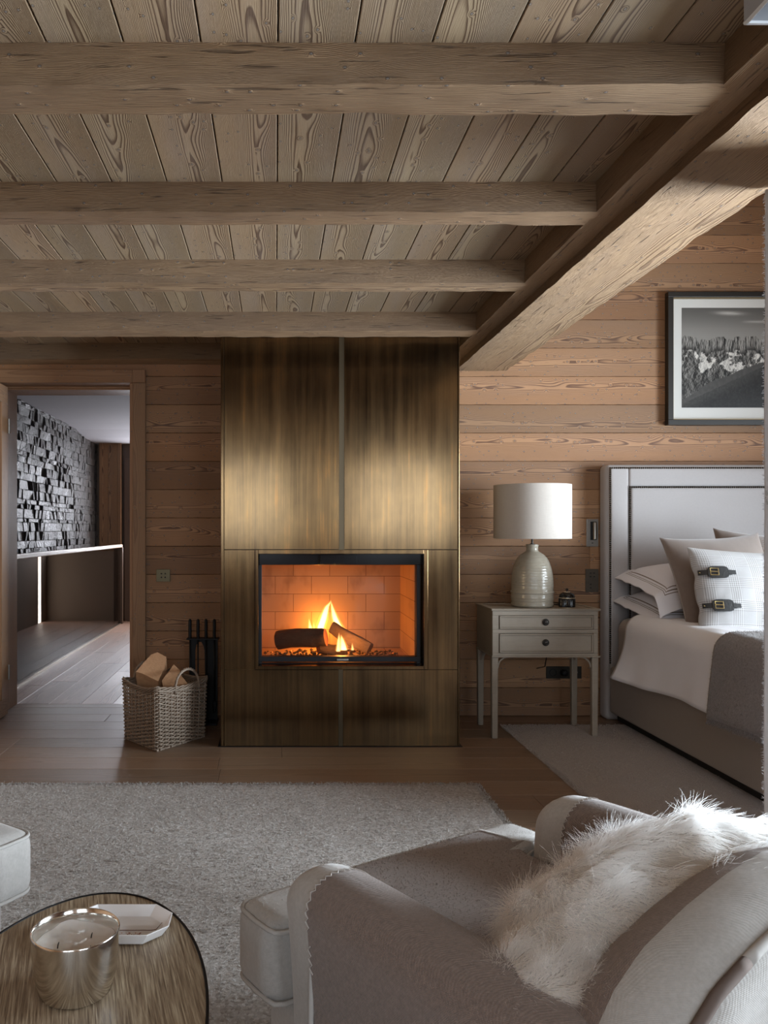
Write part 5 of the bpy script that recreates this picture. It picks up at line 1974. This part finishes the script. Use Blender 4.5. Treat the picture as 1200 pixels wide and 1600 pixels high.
for i in range(26):
    x = -.05 + .115 * i / 25
    y = -0.003 if x < .05 else -0.003 + (x - .05) * .35
    pts.append((DX + x, DY + y, dz(x, y) + .0006 if x < .055 else TZ + .0046 + (x - .055) * 1.0))
ln.tube(pts, .0006, 5)
ln.build('painted_line', LINE, dish)
dm = MB()
rng = random.Random(2)
for i in range(26):
    x, y = rng.uniform(-.005, .035), rng.uniform(-.024, -.010)
    dm.tube([(DX + x, DY + y, TZ + .0046), (DX + x + rng.uniform(-.003, .003), DY + y + rng.uniform(-.003, .003), TZ + .0048)], .0007, 5)
dm.build('painted_motif', plain('faded_red_glaze', (0.40, 0.2, 0.16), 0.4), dish)

# ============================================================ ARMCHAIRS
CREAM = fabric('cream_wool', (0.49, 0.47, 0.45), (0.37, 0.35, 0.33), scale=330, bump=0.18, mott=130, amt=.9, sheen=0.3)
BROWN = fabric('taupe_wool', (0.27, 0.205, 0.175), (0.155, 0.115, 0.10), scale=330, bump=0.45, mott=150, amt=1.1, sheen=0.3)
WELT = plain('pale_piping', (0.46, 0.44, 0.42), 0.85, var=.1, scale=100)
BROWNWELT = plain('dark_piping', (0.14, 0.105, 0.09), 0.9, var=.1, scale=100)
STITCH = plain('stitch_yarn', (0.50, 0.46, 0.43), 0.9)
DARKLEG = plain('dark_leg', (0.04, 0.025, 0.018), 0.4)


def armchair(label, loc, rz, fuzz=True):
    ch = thing('armchair', loc, label, 'armchair', None, rz)
    L = dict(parent=ch, local=True)
    # base rail
    V, Fs = rounded(0.72, 0.72, 0.19, 0.03, 8, c=(0, -0.42, 0.195))
    MB().add(V, Fs).build('base_rail', CREAM, ch, smooth=60, local=True)
    for a in (-.3, .3):
        for b in (-.12, -.72):
            MB().lathe([(0.016, 0.0155), (0.022, 0.105)], (a, b, 0.0), 16).build('leg', DARKLEG, ch, smooth=40, local=True)
    # T-shaped seat cushion
    W2 = 0.395
    V, Fs = rounded(2 * W2, 0.66, 0.155, 0.036, 30, bulge=(0.008, 0.014, 0.026), c=(0, -0.33, 0.358))
    V2 = []
    def tee(y):
        t = max(0, min(1, (-0.125 - y) / 0.035))
        t = t * t * (3 - 2 * t)
        return 1 + (0.262 / W2 - 1) * t
    for (x, y, z) in V:
        V2.append((x * tee(y), y, z))
    mi = []
    for f in Fs:
        cx = sum(V2[i][0] for i in f) / len(f)
        mi.append(0 if abs(cx) > 0.262 or min(V2[i][1] for i in f) > -0.024 else 1)
    sc = MB().add(V2, Fs, None, (.5, .5), mi).build('seat_cushion', [CREAM, BROWN], ch, smooth=60, local=True)
    # piping along the top and bottom edges of the cushion front and T ends
    for zz in (0.4225, 0.2935):
        x1, cr = W2 - .003, 0.036
        half = [(-0.258, -0.178), (-0.272, -0.158), (-0.30, -0.147), (-x1 + .02, -0.146), (-x1 + .004, -0.138), (-x1, -0.12), (-x1 - .002, -0.08)]
        half += [(-x1 + cr * (1 - math.cos(PI / 2 * i / 6)), -0.003 - cr * (1 - math.sin(PI / 2 * i / 6))) for i in range(7)]
        half += [(-0.3 + .3 * i / 6, 0.006 * (1 - (1 - i / 6) ** 2) - .003) for i in range(6)]
        path = half + [(0, .003)] + [(-a, b) for a, b in half[::-1]]
        MB().tube([(a, b, zz) for a, b in path], 0.0045, 8).build('piping', WELT, sc, smooth=True, local=True)
    # blanket stitches along the colour change on the seat
    for sg in (-1, 1):
        m_ = MB()
        for i in range(46):
            y = -0.03 - 0.0105 * i
            if y < -0.14:
                break
        xs_ = sg * 0.263
        pts = []
        for i in range(60):
            y = -0.02 - i * 0.002
            if y < -0.13:
                break
            a = y
            zt = 0.358 + 0.0775 + 0.026 * (1 - abs(xs_ / W2) ** 3) * (1 - abs((y + .33) / .33) ** 3) + .0012
            pts.append((xs_ + sg * (0.0035 if i % 2 else -0.0035), y, zt))
        m_.tube(pts, 0.0013, 5)
        m_.build('blanket_stitch', STITCH, sc, local=True)
    # arms
    AH = 0.565
    for sg in (-1, 1):
        V, Fs = rounded(0.125, 0.66, AH - 0.10, 0.058, 22, bulge=(0.006, 0.0, 0.004), c=(0, 0, 0))
        V2 = []
        for (x, y, z) in V:
            yy = y - 0.15 - 0.33
            # front drops forward in a soft scroll, the top swells outward
            t = max(0, min(1, (z + 0.1) / 0.33))
            f_ = max(0, min(1, (yy + 0.30) / 0.15))
            drop = 0.018 * f_ * f_ * t
            flare = 0.018 * t * t
            V2.append((sg * (0.3175 + flare) + x * (1 + 0.22 * t), yy - 0.012 * t * f_, z + 0.10 + (AH - .10) / 2 - drop))
        mi = []
        for f in Fs:
            cy = sum(V2[i][1] for i in f) / len(f)
            mi.append(0 if cy > -0.262 else 1)
        if sg > 0:
            pass
        ar = MB().add(V2, Fs, None, (.5, .5), mi).build('arm', [CREAM, BROWN], ch, smooth=60, local=True)
        # stitched seam over the arm
        pts = []
        bvs = sorted([v for v in V2 if abs(v[1] + 0.262) < 0.016 and v[2] > 0.40], key=lambda v: math.atan2(v[2] - 0.47, v[0] - sg * 0.33))
        m_ = MB()
        ring = []
        for v in bvs:
            if not ring or (Vector((v[0], v[2])) - ring[-1]).length > 0.006:
                ring.append(Vector((v[0], v[2])))
        pr_ = []
        q = 0
        for i in range(len(ring) - 1):
            st_ = max(1, int((ring[i + 1] - ring[i]).length / 0.0055))
            for s_ in range(st_):
                w_ = ring[i].lerp(ring[i + 1], s_ / st_)
                d_ = Vector((w_.x - sg * 0.33, w_.y - 0.49)).normalized()
                pr_.append((w_.x + d_.x * .0012, -0.262 + (0.004 if q % 2 else -0.004), w_.y + d_.y * .0012))
                q += 1
        if len(pr_) > 2:
            m_.tube(pr_, 0.0012, 5)
            m_.build('blanket_stitch', STITCH, ar, local=True)
        # outer side panel with its piping
        xo = sg * (0.3175 + 0.0625 + 0.012)
        MB().box(min(xo, xo - sg * .012), max(xo, xo - sg * .012), -0.80, -0.262, 0.12, 0.485).build('side_panel', BROWN, ar, bevel=0.005, local=True)
        pts = [(xo - sg * .001, -0.256, 0.11), (xo, -0.255, 0.30), (xo, -0.257, 0.455), (xo, -0.263, 0.478), (xo, -0.283, 0.489), (xo, -0.33, 0.492), (xo, -0.80, 0.492)]
        MB().tube(pts, 0.0055, 8).build('piping', WELT, ar, smooth=True, local=True)
    # back: an arched, rounded slab that leans a little
    prof = [(-.41, .14), (-.41, .43), (-.405, .53), (-.385, .59), (-.35, .635), (-.295, .672), (-.2, .702), (-.1, .722), (0, .732)]
    prof = [(a * 0.93, b - 0.028 * (b > .5)) for a, b in prof]
    prof = prof + [(-a, b) for a, b in prof[-2::-1]]
    # resample the arch
    P_ = [Vector(p) for p in prof]
    ds = [0]
    for i in range(1, len(P_)):
        ds.append(ds[-1] + (P_[i] - P_[i - 1]).length)
    def arch(t):
        s = t * ds[-1]
        for i in range(1, len(P_)):
            if s <= ds[i] or i == len(P_) - 1:
                q = (s - ds[i - 1]) / (ds[i] - ds[i - 1])
                return P_[i - 1].lerp(P_[i], q)
    NA = 72
    # cross-section through the roll: (inset from the arch, y) from inside face over the top to the outside face
    sec = []
    yf, yb = -0.70, -0.87
    for i in range(13):
        a = PI * i / 12
        sec.append((0.06 * (1 - math.sin(a)), (yf + yb) / 2 + (yf - yb) / 2 * math.cos(a)))
    ctrp = Vector((0, 0.33))
    V, Fs, mi = [], [], []
    def norm_in(t):
        p = arch(t)
        a, b = arch(max(0, t - .02)), arch(min(1, t + .02))
        d = (b - a).normalized()
        n_ = Vector((d.y, -d.x))
        return p, n_
    sm_n = []
    for i in range(NA + 1):
        p, n_ = norm_in(i / NA)
        sm_n.append((p, n_))
    for i in range(NA + 1):
        p, n_ = sm_n[i]
        for (ins_, y) in sec:
            q = p + n_ * ins_
            V.append((q.x, y + 0.10 * (0.5 - q.y), q.y))
    K = len(sec)
    for i in range(NA):
        for j in range(K - 1):
            Fs.append((i * K + j, i * K + j + 1, (i + 1) * K + j + 1, (i + 1) * K + j))
            mi.append(1 if j < 5 else 0)
    # inside and outside faces: fill from the arch inset loop to the spine
    def fill(jsec, flip, m):
        base_ = len(V)
        loop = [i * K + jsec for i in range(NA + 1)]
        rows_ = 6
        grid = [loop]
        for r in range(1, rows_ + 1):
            row = []
            for i in range(NA + 1):
                x, y, z = V[loop[i]]
                t = r / rows_
                nx2, nz3 = x * (1 - t), z * (1 - t) + t * 0.30
                bul = (0.03 if not flip else -0.012) * math.sin(t * PI / 2)
                V.append((nx2, y + bul * 1.0, nz3))
                row.append(len(V) - 1)
            grid.append(row)
        for r in range(rows_):
            for i in range(NA):
                f = (grid[r][i], grid[r][i + 1], grid[r + 1][i + 1], grid[r + 1][i])
                Fs.append(f[::-1] if flip else f)
                mi.append(m)
    fill(0, False, 1)
    fill(K - 1, True, 0)
    bkm = MB().add(V, Fs, None, (.5, .5), mi).build('backrest', [CREAM, BROWN], ch, smooth=60, local=True)
    def weltpts(ins_, y, t0=0.12, t1=0.88, n=70):
        out = []
        for i in range(n + 1):
            p, n_ = norm_in(t0 + (t1 - t0) * i / n)
            q = p + n_ * ins_
            out.append((q.x, y + 0.10 * (0.5 - q.y), q.y))
        return out
    wp = weltpts(0.020, yb + .019)
    cut = int(len(wp) * 0.33)
    MB().tube(wp[:cut + 1], 0.0075, 8).build('piping', BROWNWELT, bkm, smooth=True, local=True)
    MB().tube(wp[cut:], 0.0072, 8).build('piping', WELT, bkm, smooth=True, local=True)
    if fuzz:
        rng_ = np.random.default_rng(5)
        for o, n in ((sc, 30000),):
            P1_, N1_ = sample(o, n, 2, lambda P, NN: NN[:, 2] > 0.3)
            cr = np.abs(P1_[:, 0]) > 0.262
            for msk, mt in ((cr, CREAM), (~cr, BROWN)):
                p, nn = P1_[msk], N1_[msk]
                hair('wool_nap', mt, p - nn * .001, nn * .5 + rng_.normal(0, .7, nn.shape), rng_.uniform(.003, .006, len(p)), o, 3, .00035, .0002, local=True)['kind'] = 'stuff'
    return ch


CHR = armchair('cream and taupe wool armchair in the near right corner, facing the fire', (0.25, 1.77, 0), math.radians(33))
CHL = armchair('cream and taupe wool armchair at the left edge, only its seat corner showing', (-0.902, 2.128, 0), math.radians(-33), fuzz=False)

# ---- white fur cushion on the right armchair
k = N('white_fur')
hi = k.node('ShaderNodeHairInfo')
f = k.noise(k.obj(), 14, 3, 0.6)
c = k.mix(f, (0.92, 0.90, 0.87), (0.84, 0.79, 0.73))
hb_ = k.node('ShaderNodeBsdfHairPrincipled')
k.put(hb_.inputs['Color'], c)
k.put(hb_.inputs['Roughness'], 0.85)
k.put(hb_.inputs['Radial Roughness'], 0.9)
k.t.links.new(hb_.outputs[0], k.out.inputs[0])
FUR = k.mat
FURBASE = plain('fur_hide', (0.50, 0.45, 0.40), 0.9)
M = WM(CHR)
fc = thing('fur_cushion', (M @ Vector((0.08, -0.45, 0.46))), 'fluffy long-haired white fur cushion lying against the back of the near armchair', 'cushion')
# a plump lumpy body leaning on the backrest, in the chair's own axes
V, Fs = rounded(2, 2, 2, 0.98, 14)
V2 = []
for q in V:
    d_ = Vector(q).normalized()
    ex, ey, ez = [math.copysign(abs(t) ** 0.85, t) for t in d_]
    q = Vector((0.36 * ex, 0.22 * ey, 0.135 * ez))
    q.y += -0.13 * max(0, -q.x / 0.345) ** 1.3
    q.z += 0.045 * q.x / 0.345 - 0.03 * max(0, -q.x / 0.345) ** 2
    q = Matrix.Rotation(math.radians(-6), 3, 'Z') @ q + Vector((0.655, 1.19, 0.55))
    q += noise.noise_vector(q * 8) * 0.03
    q.z = max(q.z, 0.462)
    V2.append(q)
LOBE = MB().add(V2, Fs)
Vb, Fb = rounded(2, 2, 2, 0.98, 10)
LOBE.add([(Vector(q).normalized() * 0.10 + Vector((0.445, 1.06, 0.51))) + noise.noise_vector(Vector(q) * 1.5) * 0.02 for q in Vb], Fb)
fb_ = LOBE.build('cushion_body', FURBASE, fc, smooth=True)
P1_, N1_ = sample(fb_, 110000, 6)
rng_ = np.random.default_rng(12)
# comb: hair lies down the slope and away from the ridge, clumping in tufts
R3 = np.array(M.to_3x3())
down = np.array([0.55, -0.45, -0.35])
cl = np.array([noise.noise_vector(Vector(p * 26))[:] for p in P1_])
cl2 = np.array([noise.noise_vector(Vector(p * 9 + 5))[:] for p in P1_])
D = N1_ * 0.5 + down[None] * 1.0 + cl * 0.55 + cl2 * 0.45 + rng_.normal(0, .10, P1_.shape)
dot = (D * N1_).sum(1)
D = D + N1_ * np.maximum(0, 0.16 - dot)[:, None]
hair('fur', FUR, P1_ - N1_ * .002, D, rng_.uniform(.025, .055, len(P1_)), fc, 6, .00034, .00006, droop=0.16, curl=0.06, seed=3)['kind'] = 'stuff'
